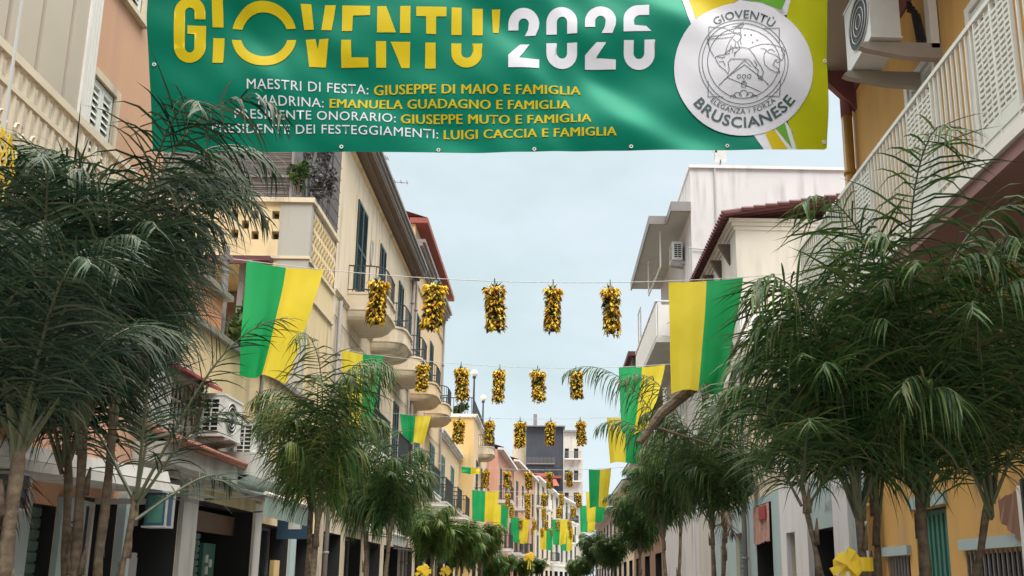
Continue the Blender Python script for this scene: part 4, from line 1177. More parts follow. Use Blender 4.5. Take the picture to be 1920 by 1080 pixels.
q = MB(); q.box(5.55, 5.95, 28.5, 28.7, 15.75, 16.15); q.box(5.5, 5.62, 28.5, 28.65, 16.0, 16.5); q.build('head', 'steel', t)

# ================================================================== RIGHT 5: farther buildings
def rhouse(name, label, s0, s1, h, mat, seed, roofmat='roofdark', X=RX, eave=0.6):
    T = lambda s, t, z: (X - t, s, z)
    o = thing(name, label, 'house', (X + 4, (s0 + s1) / 2, 0))
    hol = []; n = max(1, int((s1 - s0) / 3.6)); fl = max(1, int((h - 3.4) / 3))
    wn_ = [(s0 + (s1 - s0) * (k + .5) / n - .5, s0 + (s1 - s0) * (k + .5) / n + .5, 3.8 + 3 * f, 6.0 + 3 * f) for k in range(n) for f in range(fl)]
    hol = [(*w_, 0.2) for w_ in wn_] + [(s0 + (s1 - s0) * (k + .5) / n - 1.1, s0 + (s1 - s0) * (k + .5) / n + 1.1, 0, 2.8, .5) for k in range(n)]
    body(T, s0, s1, 0, h, 9, hol, mat, o)
    for w_ in wn_: shutters(T, *w_, o, 'greenshut', slats=10)
    backing(T, s0 + .3, s1 - .3, 0, 2.8, o, 0.6)
    q = MB(T); q.box(s0 - .05, s1 + .05, 0, eave, h, h + .15); q.build('cornice', 'whitetrim', o)
    q = MB(T); q.add([(s0 - .1, eave + .05, h + .16), (s1 + .1, eave + .05, h + .16), (s1 + .1, -4.5, h + 1.4), (s0 - .1, -4.5, h + 1.4)], [(0, 1, 2, 3)]); q.build('roof', roofmat, o)
    return o
rhouse('brown_roof_house', 'house with a dark brown roof just behind the tall white building', 36.6, 50, 7.4, 'brownpost', 51)
t = thing('roof_hut', 'dark brown timber hut on the roof behind the tall white building', 'shed', (4.6, 40, 8))
q = MB(); q.box(3.6, 6.5, 39, 42, 8.6, 11.4); q.build('wall', 'darkwood', t)
q = MB(); q.box(3.4, 6.7, 38.8, 42.2, 11.402, 11.6); q.build('roof', 'roofdark', t)
q = MB(); q.box(3.9, 4.5, 38.93, 38.99, 9.4, 10.8); q.box(3.575, 3.599, 39.6, 40.6, 9.4, 10.8); q.build('window', 'brownpost', t)
rhouse('distant_right_house', 'low cream house down the right side behind the small palms', 50.1, 66, 7.0, 'cream2', 52)
rhouse('distant_grey_house', 'farthest low house on the right side of the street', 66.1, 90, 6.6, 'white', 53)

# ================================================================== BANNER (plane Y = 9)
BY = 9.0
def bw(x, z):
    """folds of the banner cloth, real relief"""
    a = 0.026 * math.sin(1.9 * x + 4.4 * z + 0.4) + 0.018 * math.sin(-2.6 * x + 5.6 * z + 1.7) + 0.010 * math.sin(4.3 * x + 7.1 * z)
    a += 0.020 * math.sin(1.1 * x + 1.2) * math.sin(4.8 * z) + 0.006 * math.sin(9.0 * x + 11.0 * z + 2 * math.sin(2 * x))
    a *= 0.72
    return a
def bpt(px, py, off):
    x, z = atY(px, py, BY)
    return (x, BY + bw(x, z) - off, z)
ban = thing('street_banner', 'large green and yellow festival banner with lettering strung across the street', 'banner', (-0.6, BY, 6.1))
BL, BR, BT = 283.0, 1552.0, -34.0
def bot(px):            # lower hem sags a little between its ends
    f = (px - BL) / (BR - BL)
    return 283 + 3.0 * math.sin(PI * min(1, f * 1.05)) - 4.5 * f ** 3 + (-7 * max(0, (f - 0.985) / 0.015))
def left(py): return BL - 8 + 11 * max(0, (py - 0) / 285.0)
q = MB(); NX, NZ = 150, 36
for j in range(NZ + 1):
    for i in range(NX + 1):
        f = i / NX; v = j / NZ
        px = BL + (BR - BL) * f
        py = BT + (bot(px) - BT) * v
        px = px + (left(py) - BL) * (1 - f) ** 8
        q.v.append(bpt(px, py, 0))
for j in range(NZ):
    for i in range(NX):
        a = j * (NX + 1) + i
        q.f.append([a, a + 1, a + NX + 2, a + NX + 1]); q.m.append(0)
cl = q.build('cloth', 'ban_g', ban, smooth=True)

def conform(polys, mat, name, parent, off, step=14, holes=None):
    """flat outlines (photo units on the banner plane) cut into small pieces and laid on the cloth"""
    bm = bmesh.new()
    for p in polys:
        vs = [bm.verts.new((a, b, 0)) for a, b in p]
        try: bm.faces.new(vs)
        except ValueError: pass
    bm.normal_update()
    bmesh.ops.triangulate(bm, faces=bm.faces[:], ngon_method='EAR_CLIP')
    return lay(bm, mat, name, parent, off, step)
def lay(bm, mat, name, parent, off, step=14):
    xs = [v.co.x for v in bm.verts]; ys = [v.co.y for v in bm.verts]
    for ax, lo, hi in ((0, min(xs), max(xs)), (1, min(ys), max(ys))):
        c = lo + step
        while c < hi:
            no = (1, 0, 0) if ax == 0 else (0, 1, 0); co = (c, 0, 0) if ax == 0 else (0, c, 0)
            bmesh.ops.bisect_plane(bm, geom=bm.verts[:] + bm.edges[:] + bm.faces[:], plane_co=co, plane_no=no)
            c += step
    q = MB()
    bm.verts.index_update()
    for v in bm.verts: q.v.append(bpt(v.co.x, v.co.y, off + v.co.z * 0.004))
    for f in bm.faces: q.f.append([v.index for v in f.verts]); q.m.append(0)
    bm.free()
    return q.build(name, mat, parent, smooth=True)
def arc(cx, cy, rx, ry, a0, a1, n=14):
    return [(cx + rx * math.cos(R(a0 + (a1 - a0) * i / n)), cy + ry * math.sin(R(a0 + (a1 - a0) * i / n))) for i in range(n + 1)]
# headline, letters split by a horizontal gap (y grows downward, angles follow)
Y = []
Y.append([(385, 36), (385, 23)] + arc(356, 23, 29, 29, 0, -180) + [(327, 23), (327, 89)] + arc(356, 89, 29, 29, 180, 0) + [(385, 89), (386, 48), (352, 48), (352, 64), (365, 64), (365, 89)] + arc(356, 89, 9, 10, 0, 180) + [(347, 89), (347, 23)] + arc(356, 23, 9, 9, 180, 360) + [(365, 23), (365, 36)])
Y.append([(397, -4), (418, -4), (418, 50), (398, 50)]); Y.append([(399, 70), (420, 70), (419, 119), (399, 119)])
Y.append(arc(494, 64, 61, 60, 192, 348, 26) + arc(494, 64, 44, 41, 343, 197, 26)); Y.append(arc(494, 64, 61, 61, 8, 172, 26) + arc(494, 64, 44, 41, 168, 12, 26))
Y.append([(564.6, 9), (584, 9), (588.7, 56), (570, 55)]); Y.append([(609.7, 10), (630, 10), (622, 58), (603, 57)])
Y.append([(572.6, 73), (591.4, 73), (595.5, 92), (599, 74), (616.4, 74), (610.5, 126), (580, 126)])
Y.append([(642, 10.7), (694.3, 11.3), (694.3, 29.5), (662, 30), (660.7, 59.6), (641.4, 59.6)]); Y.append([(640.6, 76.5), (658.8, 76.5), (659.4, 108.8), (691, 109.3), (691, 126.7), (639.8, 126.7)])
Y.append([(707.7, 12), (724.4, 12), (743, 63), (707.7, 63)]); Y.append([(750.7, 12), (770, 12), (770, 64), (750.7, 64)]); Y.append([(705.5, 79), (724.6, 79), (724, 127.5), (705.5, 127.5)]); Y.append([(733, 80), (769.5, 80), (768, 128), (753, 128)])
Y.append([(781, 13.4), (837.3, 13.4), (837.3, 31.7), (818, 32), (817.7, 65), (799.5, 65), (799.5, 31.7), (781, 31.7)]); Y.append([(798, 81), (817, 81), (817, 129), (797, 129)])
Y.append([(847, 14), (865.5, 14), (865.5, 66), (846.5, 66)]); Y.append([(885.4, 15), (905, 15), (905, 66), (885.4, 66)])
Y.append([(846.5, 82), (865, 82), (865, 100)] + arc(875.4, 100, 10.3, 10, 180, 0) + [(885.7, 100), (885.7, 82), (904.5, 82), (904.5, 100)] + arc(875.5, 100, 29, 29, 0, 180))
Y.append([(922, 16.6), (937.8, 16.6), (935, 60), (924, 60)])
for p in Y: conform([p], 'ban_y', 'headline_letter', ban, 0.006)
Wd = []
def two(dx, dy):
    return [[(x + dx, y + dy) for x, y in p] for p in (
        [(953, 54.5)] + arc(982, 43.5, 29, 29, 180, 360, 20) + [(1010, 52), (1004, 66.3), (984, 66.3), (990, 55)] + arc(981.8, 43.5, 9.8, 10, 0, -180, 14) + [(972, 54.5)],
        [(975, 82.7), (992.8, 82.7), (973.5, 110), (1011, 112), (1011, 129), (953.3, 129), (953.3, 104.7)])]
Wd += two(0, 0); Wd += two(143.7, -1)
Wd.append([(1024.5, 65)] + arc(1053.3, 43, 28.8, 29, 180, 360, 20) + [(1082, 65), (1063.4, 65)] + arc(1053.7, 43, 9.7, 10, 0, -180, 14) + [(1044, 65)])
Wd.append([(1024.5, 81.4), (1044, 81.4), (1044, 100)] + arc(1053.7, 100, 9.7, 10, 180, 0) + [(1063.4, 81.4), (1082, 81.4), (1082, 100)] + arc(1053.3, 100, 28.8, 29, 0, 180, 20))
Wd.append([(1216.5, 12), (1216.5, 31.7), (1200, 31.7)] + arc(1200, 43, 12, 11.5, 270, 180, 8) + [(1189, 50.5), (1211, 52), (1221, 61), (1168.7, 63), (1168.7, 41)] + arc(1197, 40, 28.3, 28, 180, 260, 10))
Wd.append([(1169.5, 78), (1188, 78), (1188, 100)] + arc(1198, 100, 10, 10, 180, 0) + [(1208, 77), (1227.8, 76), (1227.8, 100)] + arc(1198.6, 100, 29.2, 29, 0, 180, 20))
for p in Wd: conform([p], 'ban_w', 'headline_numeral', ban, 0.006)

DG = None
def text_bm(txt, bold=0.0, res=3):
    """a string as flat mesh, cap height 1, starting at x = 0; returns (bmesh, width)"""
    c = bpy.data.curves.new('txt', 'FONT'); c.body = txt; c.resolution_u = res; c.offset = bold; c.space_character = 1.06
    o_ = bpy.data.objects.new('txt', c); COL.objects.link(o_)
    bpy.context.view_layer.update()
    me = bpy.data.meshes.new_from_object(o_.evaluated_get(bpy.context.evaluated_depsgraph_get()))
    bm = bmesh.new(); bm.from_mesh(me)
    bpy.data.objects.remove(o_); bpy.data.curves.remove(c); bpy.data.meshes.remove(me)
    return bm
_t = text_bm('H'); CAP = max(v.co.y for v in _t.verts); _t.free()
def runs(items, mat, name, bold):
    for txt, x0, x1, top0, base0, top1, base1 in items:
        allb = bmesh.new()
        for sh in ((-bold, bold, 0) if bold else (0,)):
            bm = text_bm(txt)
            xs = [v.co.x for v in bm.verts]; a, b_ = min(xs), max(xs)
            for v in bm.verts:
                f = (v.co.x - a) / (b_ - a)
                tp, bs = top0 + (top1 - top0) * f, base0 + (base1 - base0) * f
                v.co = Vector((x0 + (x1 - x0) * f + sh, bs + (tp - bs) * v.co.y / CAP, sh * 0.4))
            me = bpy.data.meshes.new('tmp'); bm.to_mesh(me); bm.free(); allb.from_mesh(me); bpy.data.meshes.remove(me)
        lay(allb, mat, name, ban, 0.006, 25)
runs([('MAESTRI DI FESTA:', 465, 690, 151, 169, 157, 175), ('MADRINA:', 485, 607, 180, 198, 185, 202), ('PRESIDENTE ONORARIO:', 440, 742, 205, 221, 213, 230), ('PRESIDENTE DEI FESTEGGIAMENTI:', 397, 821, 230, 246, 241, 258)], 'ban_w', 'lettering', 0.0)
runs([('GIUSEPPE DI MAIO E FAMIGLIA', 701, 1088, 159, 177, 161, 177), ('EMANUELA GUADAGNO E FAMIGLIA', 619, 1068, 186, 203, 189, 204.5), ('GIUSEPPE MUTO E FAMIGLIA', 752, 1108, 214, 231, 216, 231.5), ('LUIGI CACCIA E FAMIGLIA', 832, 1155, 242, 259, 242, 257.5)], 'ban_y', 'bold_lettering', 0.8)

# emblem side: lime ground with stripes, white disc, line drawing
Z = lambda x, y: (1240 + x / 3.725, y / 3.725)
conform([[Z(880, 80), Z(895, 0), Z(930, -120), (1551, BT + 1), (1551.5, 276), (1546, 279), Z(945, 1042), Z(915, 920), Z(885, 850)] ], 'ban_lime', 'lime_ground', ban, 0.004)
for p_ in ([[Z(145, 0), Z(110, -125), Z(930, -125), Z(880, 95), Z(560, 160), Z(215, 200), Z(180, 120)], [Z(640, 930), Z(715, 1045), Z(947, 1042), Z(905, 900), Z(865, 830)]]): conform([p_], 'ban_w', 'white_band', ban, 0.006)
for p_ in ([[Z(195, 0), Z(160, -120), Z(545, -120), Z(540, 0), Z(240, 137)], [Z(722, 912), Z(790, 900), Z(885, 1043), Z(775, 1044)]]): conform([p_], 'ban_y', 'yellow_band', ban, 0.009)
for p_ in ([[Z(565, 0), Z(565, -120), Z(890, -120), Z(868, 0), Z(840, 66), Z(700, 15)], [Z(800, 890), Z(862, 855), Z(915, 1038)]]): conform([p_], 'ban_lg', 'green_band', ban, 0.009)
ECX, ECY = 1394.0, 129.0
emb = conform([arc(ECX, ECY, 130, 125, 0, 360, 60)[:-1]], 'ban_w', 'emblem', ban, 0.012, 12)
EX, EYc = 1393.0, 117.5
lines = []
def zl(*pts): lines.append([Z(*p) for p in pts])
def zc(cx, cy, r_, a0=0, a1=360, n=40): lines.append([Z(cx + r_ * math.cos(R(a0 + (a1 - a0) * i / n)), cy + r_ * math.sin(R(a0 + (a1 - a0) * i / n))) for i in range(n + 1)])
for r_, aa in ((310, 0), (287, 0), (250, 0)): zc(570, 440, r_, 0, 360, 60)
zl((330, 330), (330, 196), (435, 196)); zl((720, 190), (826, 190), (824, 300)); zl((325, 575), (325, 680), (430, 680)); zl((720, 678), (824, 678), (824, 570))
zl((400, 605), (575, 436), (745, 605)); zl((455, 550), (575, 468), (690, 555)); zl((455, 552), (690, 648)); zl((400, 605), (460, 545))
for cx_ in (537, 572, 608): zc(cx_, 547, 13, 0, 360, 10)
zl((572, 565), (572, 585)); zl((555, 590), (590, 590), (585, 618), (560, 618), (555, 590)); zl((560, 580), (584, 580))
zc(530, 678, 26, 180, 360, 10); zc(573, 668, 30, 170, 370, 12); zc(618, 678, 26, 180, 360, 10); zc(500, 690, 22, 190, 350, 8); zc(646, 690, 22, 190, 350, 8)
# beast
zl((372, 408), (400, 396), (440, 394), (455, 370), (500, 345), (560, 342), (605, 352), (650, 330), (700, 312), (760, 308), (800, 318), (845, 335), (862, 362), (858, 395), (838, 430), (805, 455), (790, 440), (770, 470), (812, 505), (820, 525), (785, 522), (745, 500), (715, 470), (708, 430), (712, 390), (730, 365))
zl((605, 352), (640, 400), (662, 445), (690, 485), (705, 520), (700, 550), (680, 560), (665, 540), (672, 510), (640, 480), (620, 450), (600, 430), (560, 428), (480, 425), (462, 450), (470, 500), (462, 528), (440, 500), (412, 480), (390, 450), (372, 408))
zl((390, 405), (420, 415), (440, 408)); zl((400, 440), (430, 440), (442, 470)); zl((690, 345), (720, 350), (745, 380), (790, 395), (820, 420)); zl((740, 360), (765, 350), (790, 370)); zl((835, 350), (850, 375), (842, 400)); zl((780, 440), (800, 430), (830, 425)); zl((640, 440), (660, 470), (650, 490)); zl((670, 560), (700, 575), (690, 545))
# archer
zl((318, 272), (322, 310), (340, 360), (365, 402)); zl((318, 285), (350, 280), (430, 275), (500, 262)); zl((330, 268), (360, 262), (430, 248), (480, 236), (520, 228)); zl((440, 390), (455, 340), (470, 300), (500, 262), (520, 228), (560, 235), (550, 275), (530, 300), (545, 350), (510, 385), (505, 410)); zl((430, 190), (480, 215), (540, 240)); zl((440, 390), (470, 385), (478, 340))
zl((505, 215), (515, 190), (540, 180), (558, 195), (555, 222), (535, 232)); zl((515, 195), (560, 165), (580, 160), (572, 175), (545, 190)); zl((495, 185), (530, 175), (575, 148)); zl((500, 280), (520, 300), (510, 330), (525, 350)); zl((545, 240), (560, 262), (548, 290), (556, 320)); zl((480, 330), (500, 350), (490, 380))
for x_, y_ in ((586, 243), (670, 280), (635, 300), (630, 238), (510, 382)): zc(x_, y_, 5, 0, 360, 6)
lm = MB()
def ribbon(pts, w_, off):
    for k in range(len(pts) - 1):
        a, b_ = Vector(pts[k]), Vector(pts[k + 1]); d = b_ - a
        if d.length < 1e-6: continue
        d.normalize(); n = Vector((-d.y, d.x)) * w_ / 2; e = d * w_ * 0.3
        lm.quad(bpt(*(a - e - n), off), bpt(*(b_ + e - n), off), bpt(*(b_ + e + n), off), bpt(*(a - e + n), off))
for ln_ in lines: ribbon(ln_, 1.15, 0.018)
lm.build('line_drawing', 'ink', emb)
def arctext(txt, cx, cy, r_base, r_top, a0, a1, bottom, bold):
    """letters set round an arc; angles from straight up (top text) or straight down (bottom text)"""
    bm = text_bm(txt, bold)
    xs = [v.co.x for v in bm.verts]; lo, hi = min(xs), max(xs)
    for v in bm.verts:
        f = (v.co.x - lo) / (hi - lo); a = R(a0 + (a1 - a0) * f); r_ = r_base + (r_top - r_base) * v.co.y / CAP
        if bottom: v.co = Vector((cx + r_ * math.sin(a), cy + r_ * 0.985 * math.cos(a), 0))
        else: v.co = Vector((cx + r_ * math.sin(a), cy - r_ * 0.985 * math.cos(a), 0))
    return lay(bm, 'ink', 'emblem_lettering', emb, 0.018, 30)
arctext('GIOVENTÙ', EX + 1, 118, 87.5, 101.5, -36, 37.5, False, 0.008)
arctext('ELEGANZA', EX, 118, 96, 87, -40, 3, True, 0.0); arctext('E', EX, 118, 94, 89, 7, 9, True, 0.0); arctext('FORZA', EX, 118, 96, 87, 13, 40, True, 0.0)
arctext('BRUSCIANESE', EX, 118, 122, 102.5, -50, 53, True, 0.02)
gm = MB()
for px, py in ((641, 277), (822, 281), (1002, 281), (1183, 277), (1364, 273), (290, 122), (1547, 113), (1546, 265), (460, 278)):
    c = bpt(px, py, 0.008)
    for rr in (0.016,):
        gm.tube([(c[0] + rr * math.cos(k * PI / 5), c[1], c[2] + rr * math.sin(k * PI / 5)) for k in range(11)], 0.007, 5, 0, False)
gm.build('eyelet', 'plastic', ban)
t = thing('banner_rope', 'cord from which the green festival banner hangs between the houses', 'rope', (0, BY, 8.1))
x0, z0 = atY(BL - 8, BT, BY); x1, z1 = atY(BR, BT, BY)
q = MB(); q.tube([(LX + 0.03, BY, z0 + 0.35), (x0, BY, z0 + 0.02), ((x0 + x1) / 2, BY, (z0 + z1) / 2 + 0.01), (x1, BY, z1 + 0.02), (RX - 0.03, BY, z1 + 0.2)], 0.012, 6); q.build('cord', 'string', t)

# ================================================================== WIRES, FLAGS, GARLANDS
rg = random.Random(77)
def garland_mesh(seed):
    rn = random.Random(seed); mb = MB()
    for k in range(520):
        z = -0.10 - 0.68 * (k / 520) + rn.uniform(-.02, .02)
        a = rn.uniform(0, 2 * PI); top = z > -0.2
        rr = (0.085 + rn.uniform(-.02, .035)) * (1.15 if top else 1.0)
        p = Vector((rr * math.cos(a), rr * math.sin(a), z))
        out = Vector((math.cos(a), math.sin(a), rn.uniform(-.6, .4))).normalized()
        side = out.cross(Vector((rn.uniform(-1, 1), rn.uniform(-1, 1), 1))).normalized()
        L_ = rn.uniform(0.045, 0.085) * (1.25 if top else 1); W_ = rn.uniform(0.03, 0.05)
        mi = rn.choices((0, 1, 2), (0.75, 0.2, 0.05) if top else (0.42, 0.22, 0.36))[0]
        q0 = p - side * W_ * .5; q1 = p + side * W_ * .5; m = p + out * L_ * .55 + Vector((0, 0, 0.02)); e = p + out * L_ + Vector((0, 0, -0.025))
        mb.quad(tuple(q0), tuple(q1), tuple(m + side * W_ * .6), tuple(m - side * W_ * .6), mi)
        mb.add([tuple(m - side * W_ * .6), tuple(m + side * W_ * .6), tuple(e)], [(0, 1, 2)], mi)
    mb.lathe([(0.04, -0.78), (0.065, -0.72), (0.07, -0.2), (0.05, -0.1)], (0, 0), 10, 2)
    return mb
def cap_mesh(seed):
    rn = random.Random(seed); mb = MB()
    mb.tube([(0, 0, 0.08), (0.01, 0, -0.12)], [0.008, 0.016], 5)
    mb.lathe([(0.012, 0.0), (0.045, -0.04), (0.085, -0.12), (0.04, -0.13)], (0, 0), 9)
    for k in range(16):
        a = rn.uniform(0, 2 * PI); c, s_ = math.cos(a), math.sin(a)
        mb.add([(0.03 * c - .02 * s_, 0.03 * s_ + .02 * c, -0.08), (0.03 * c + .02 * s_, 0.03 * s_ - .02 * c, -0.08), (0.15 * c, 0.15 * s_, -0.06 + rn.uniform(-.07, .06))], [(0, 1, 2)])
    return mb
protos = []
for sd_ in (1, 2, 3):
    t = thing('flower_garland', 'x', 'garland', (0, 0, 0), 'yellow flower garlands hung on the street wires')
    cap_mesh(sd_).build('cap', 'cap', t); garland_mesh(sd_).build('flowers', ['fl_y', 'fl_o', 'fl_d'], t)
    protos.append(t)
used = set()
ORDN = ['leftmost', 'second from left', 'middle', 'fourth from left', 'rightmost']
WIRE = ['nearest', 'second', 'third', 'fourth', 'fifth', 'sixth', 'seventh', 'eighth']
def hang_garland(k, pos, label, sc=1.0, rz=0.0):
    p = protos[k]
    if k in used: p = copy_tree(p)
    else: used.add(k)
    p.location = pos; p.rotation_euler = (rg.uniform(-.06, .06), rg.uniform(-.07, .07), rz); p.scale = (sc * rg.uniform(.88, 1.12), sc * rg.uniform(.88, 1.12), sc * rg.uniform(.93, 1.07))
    p['label'] = label; p['category'] = 'garland'; p['group'] = 'yellow flower garlands hung on the street wires'
def flag(X0, X1, Yp, z0, z1, H, nar, lab, c, seed, wind=0.05):
    """cloth flag tied along its top edge to the wire; colours side by side; the free end narrows in folds"""
    rn = random.Random(seed); q = MB(); N, K = 22, 18
    ph = rn.uniform(0, 6)
    for j in range(K + 1):
        v = j / K
        for i in range(N + 1):
            u = i / N
            a, b_ = X0 + nar[0] * v ** 1.2, X1 - nar[1] * v ** 1.2
            x = a + (b_ - a) * u
            fold = (0.02 + wind * 2.0 * v) * math.sin(u * 7 + ph + v * 1.2) + 0.035 * v * math.sin(u * 13 + ph * 2 + v) + 0.012 * math.sin(9 * v + 3 * u + ph) + 0.008 * math.sin(u * 31 + ph)
            sag = 0.03 * math.sin(PI * u) * (1 - v)
            z = (z0 + (z1 - z0) * u) - sag - H * v * (1 - 0.02 * math.sin(u * 5 + ph))
            q.v.append((x, Yp + fold - 0.02, z))
    for j in range(K):
        for i in range(N):
            e = j * (N + 1) + i
            q.f.append([e, e + 1, e + N + 2, e + N + 1]); q.m.append(0 if i < N // 2 else 1)
    o_ = q.build('flag', ['flag_g', 'flag_y'] if c == 'gy' else ['flag_y', 'flag_g'], None, loc=(X0, Yp, z0), smooth=True)
    return tag(o_, lab, 'flag', 'green and yellow flags along the street wires')
def wire(i, Yp, xa, za, xb, zb, zm):
    t = thing('street_wire', f'thin pale wire across the street, {WIRE[i]} of those carrying flags and garlands', 'wire', (0, Yp, zm), 'wires strung across the street')
    q = MB(); n = 24
    q.tube([(xa + (xb - xa) * k / n, Yp, za + (zb - za) * k / n - (((za + zb) / 2) - zm) * 4 * (k / n) * (1 - k / n)) for k in range(n + 1)], 0.0065 if Yp < 30 else 0.009, 5)
    q.build('cord', 'string', t)
    return lambda x: za + (zb - za) * (x - xa) / (xb - xa) - (((za + zb) / 2) - zm) * 4 * ((x - xa) / (xb - xa)) * (1 - (x - xa) / (xb - xa))
spec = [  # Y, left anchor, right anchor, middle height, garland X positions, flags
    (14, -5.2, 6.68, 4.58, 6.62, 6.34, [-2.78, -1.86, -0.92, 0.02, 0.95], [(-4.87, -3.66, 1.85, (0.03, 0.48), 'gy'), (1.9, 3.12, 1.87, (0.02, 0.40), 'yg')]),
    (21, -4.98, 6.98, 4.58, 6.9, 6.58, [-3.03, -2.13, -1.22, -0.32, 0.59], [(-5.0 + 0.06, -3.96, 1.75, (0.25, 0.22), 'yg'), (1.61, 2.72, 1.6, (0.05, 0.45), 'gy')]),
    (27, -4.98, 6.58, 4.58, 6.7, 6.42, [-2.73, -1.83, -0.92, 0.0, 0.89], [(-4.52, -3.6, 0.85, (0.15, 0.2), 'gy'), (1.7, 2.8, 1.4, (0.1, 0.1), 'yg')]),
    (40, -4.98, 6.7, 4.58, 6.7, 6.45, [-2.82, -1.9, -0.98, -0.05, 0.83], [(-3.9, -3.1, 0.3, (0.0, 0.0), 'gy'), (1.7, 2.7, 1.7, (0.05, 0.2), 'gy')]),
    (48, -4.98, 6.4, 4.58, 6.4, 6.25, [-2.2, -1.2, -0.3, 0.6, 1.5], [(-4.1, -2.7, 1.6, (0.05, 0.1), 'gy'), (1.9, 3.0, 1.6, (0.05, 0.2), 'yg')]),
    (58, -4.2, 6.5, 4.58, 6.5, 6.35, [-2.4, -1.4, -0.4, 0.6, 1.5], [(-3.6, -2.6, 1.7, (0.05, 0.1), 'yg'), (1.9, 3.0, 1.7, (0.05, 0.2), 'gy')]),
    (70, -3.2, 6.5, 4.58, 6.5, 6.3, [-2.2, -1.2, -0.3, 0.6, 1.5], [(-3.0, -1.6, 1.9, (0.05, 0.1), 'gy'), (0.2, 1.4, 1.9, (0.05, 0.2), 'gy')]),
    (84, -1.8, 6.6, 4.58, 6.6, 6.4, [-1.6, -0.7, 0.2, 1.1, 1.9], [(-0.9, 0.3, 2.0, (0.05, 0.1), 'yg'), (1.0, 2.2, 2.0, (0.05, 0.2), 'gy')]),
]
FL = [('large green and yellow flag at the left end of the nearest wire', 'large yellow and green flag at the right end of the nearest wire'),
      ('yellow and green flag hanging behind a palm before the cream apartment wall', 'green and yellow flag on the second wire under the white balcony'),
      ('small green and yellow flag at the left of the third wire', 'yellow and green flag on the third wire behind the right palms')]
FLC = {'gy': 'green and yellow', 'yg': 'yellow and green'}
for i, (Yp, xa, za, xb, zb, zm, gx, fl) in enumerate(spec):
    zf = wire(i, Yp, xa, za, xb, zb, zm)
    for k, x in enumerate(gx):
        hang_garland((i + k) % 3, (x, Yp + rg.uniform(-.02, .02), zf(x) - 0.03), f'yellow flower garland, {ORDN[k]} of five on the {WIRE[i]} street wire', 1.0 * rg.uniform(.96, 1.06), rg.uniform(0, 6))
    for k, (x0, x1, H, nar, c) in enumerate(fl):
        lab = FL[i][k] if i < 3 else f"{'left' if k == 0 else 'right'} {FLC[c]} flag on the {WIRE[i]} street wire"
        flag(x0, x1, Yp, zf(x0) - 0.01, zf(x1) - 0.01, H, nar, lab, c, i * 10 + k)

# ================================================================== PALMS
def frond(mb, p0, az, e0, length, bend, rn, nl=46, ll=0.62, lw=0.022, grav=1.9, seg=4, stalk=0.3, pw=4.0, twist=0.0, mr=1, ml=0, rr=0.014):
    """one arching feather leaf: stalk + hanging leaflets on both sides"""
    n = 22; pts = []; p = Vector(p0); ds = length / n
    az_ = az
    for i in range(n + 1):
        t = i / n
        e = e0 - bend * t ** pw
        pts.append(p.copy())
        d = Vector((math.cos(az_) * math.cos(e), math.sin(az_) * math.cos(e), math.sin(e)))
        p = p + d * ds
        az_ += twist / n
    mb.tube([tuple(q) for q in pts], [rr * (1 - 0.85 * i / n) + 0.0015 for i in range(n + 1)], 5, mr)
    for k in range(nl):
        t = stalk + (1 - stalk) * (k + 0.5) / nl
        f = t * n; i = min(n - 1, int(f)); c = pts[i].lerp(pts[i + 1], f - i)
        T = (pts[i + 1] - pts[i]).normalized()
        side = T.cross(Vector((0, 0, 1)))
        if side.length < 0.05: side = Vector((-math.sin(az), math.cos(az), 0))
        side.normalize(); up = side.cross(T).normalized()
        prof = (0.45 + 0.55 * math.sin(PI * min(1, (t - stalk) / (1 - stalk) * 0.85 + 0.12))) * (1 - 0.35 * max(0, t - 0.75) / 0.25)
        for sg in (-1, 1):
            L_ = ll * prof * rn.uniform(0.85, 1.15)
            fw = 0.75 + 0.5 * t + rn.uniform(-.2, .2)
            d = (side * sg * 1.0 + T * fw + up * rn.uniform(-0.45, 0.6)).normalized()
            q = c.copy(); w_ = lw * rn.uniform(0.8, 1.15)
            row = []
            gk = grav * rn.uniform(0.2, 1.2)
            for s_ in range(seg + 1):
                u = s_ / seg
                wd = w_ * (1 - u ** 2.2) * (0.6 + 0.4 * min(1, u * 4)) * 0.5
                nrm = d.cross(T)
                wv = (T - d * T.dot(d))
                if wv.length < 0.1: wv = nrm
                wv.normalize()
                row.append((q - wv * wd, q + wv * wd))
                dd = (d + Vector((0, 0, -1)) * gk / seg).normalized()
                q = q + dd * (L_ / seg); d = dd
            b0 = len(mb.v)
            for a, b_ in row: mb.v.append(tuple(a)); mb.v.append(tuple(b_))
            for s_ in range(seg):
                mb.f.append([b0 + 2 * s_, b0 + 2 * s_ + 1, b0 + 2 * s_ + 3, b0 + 2 * s_ + 2]); mb.m.append(ml)
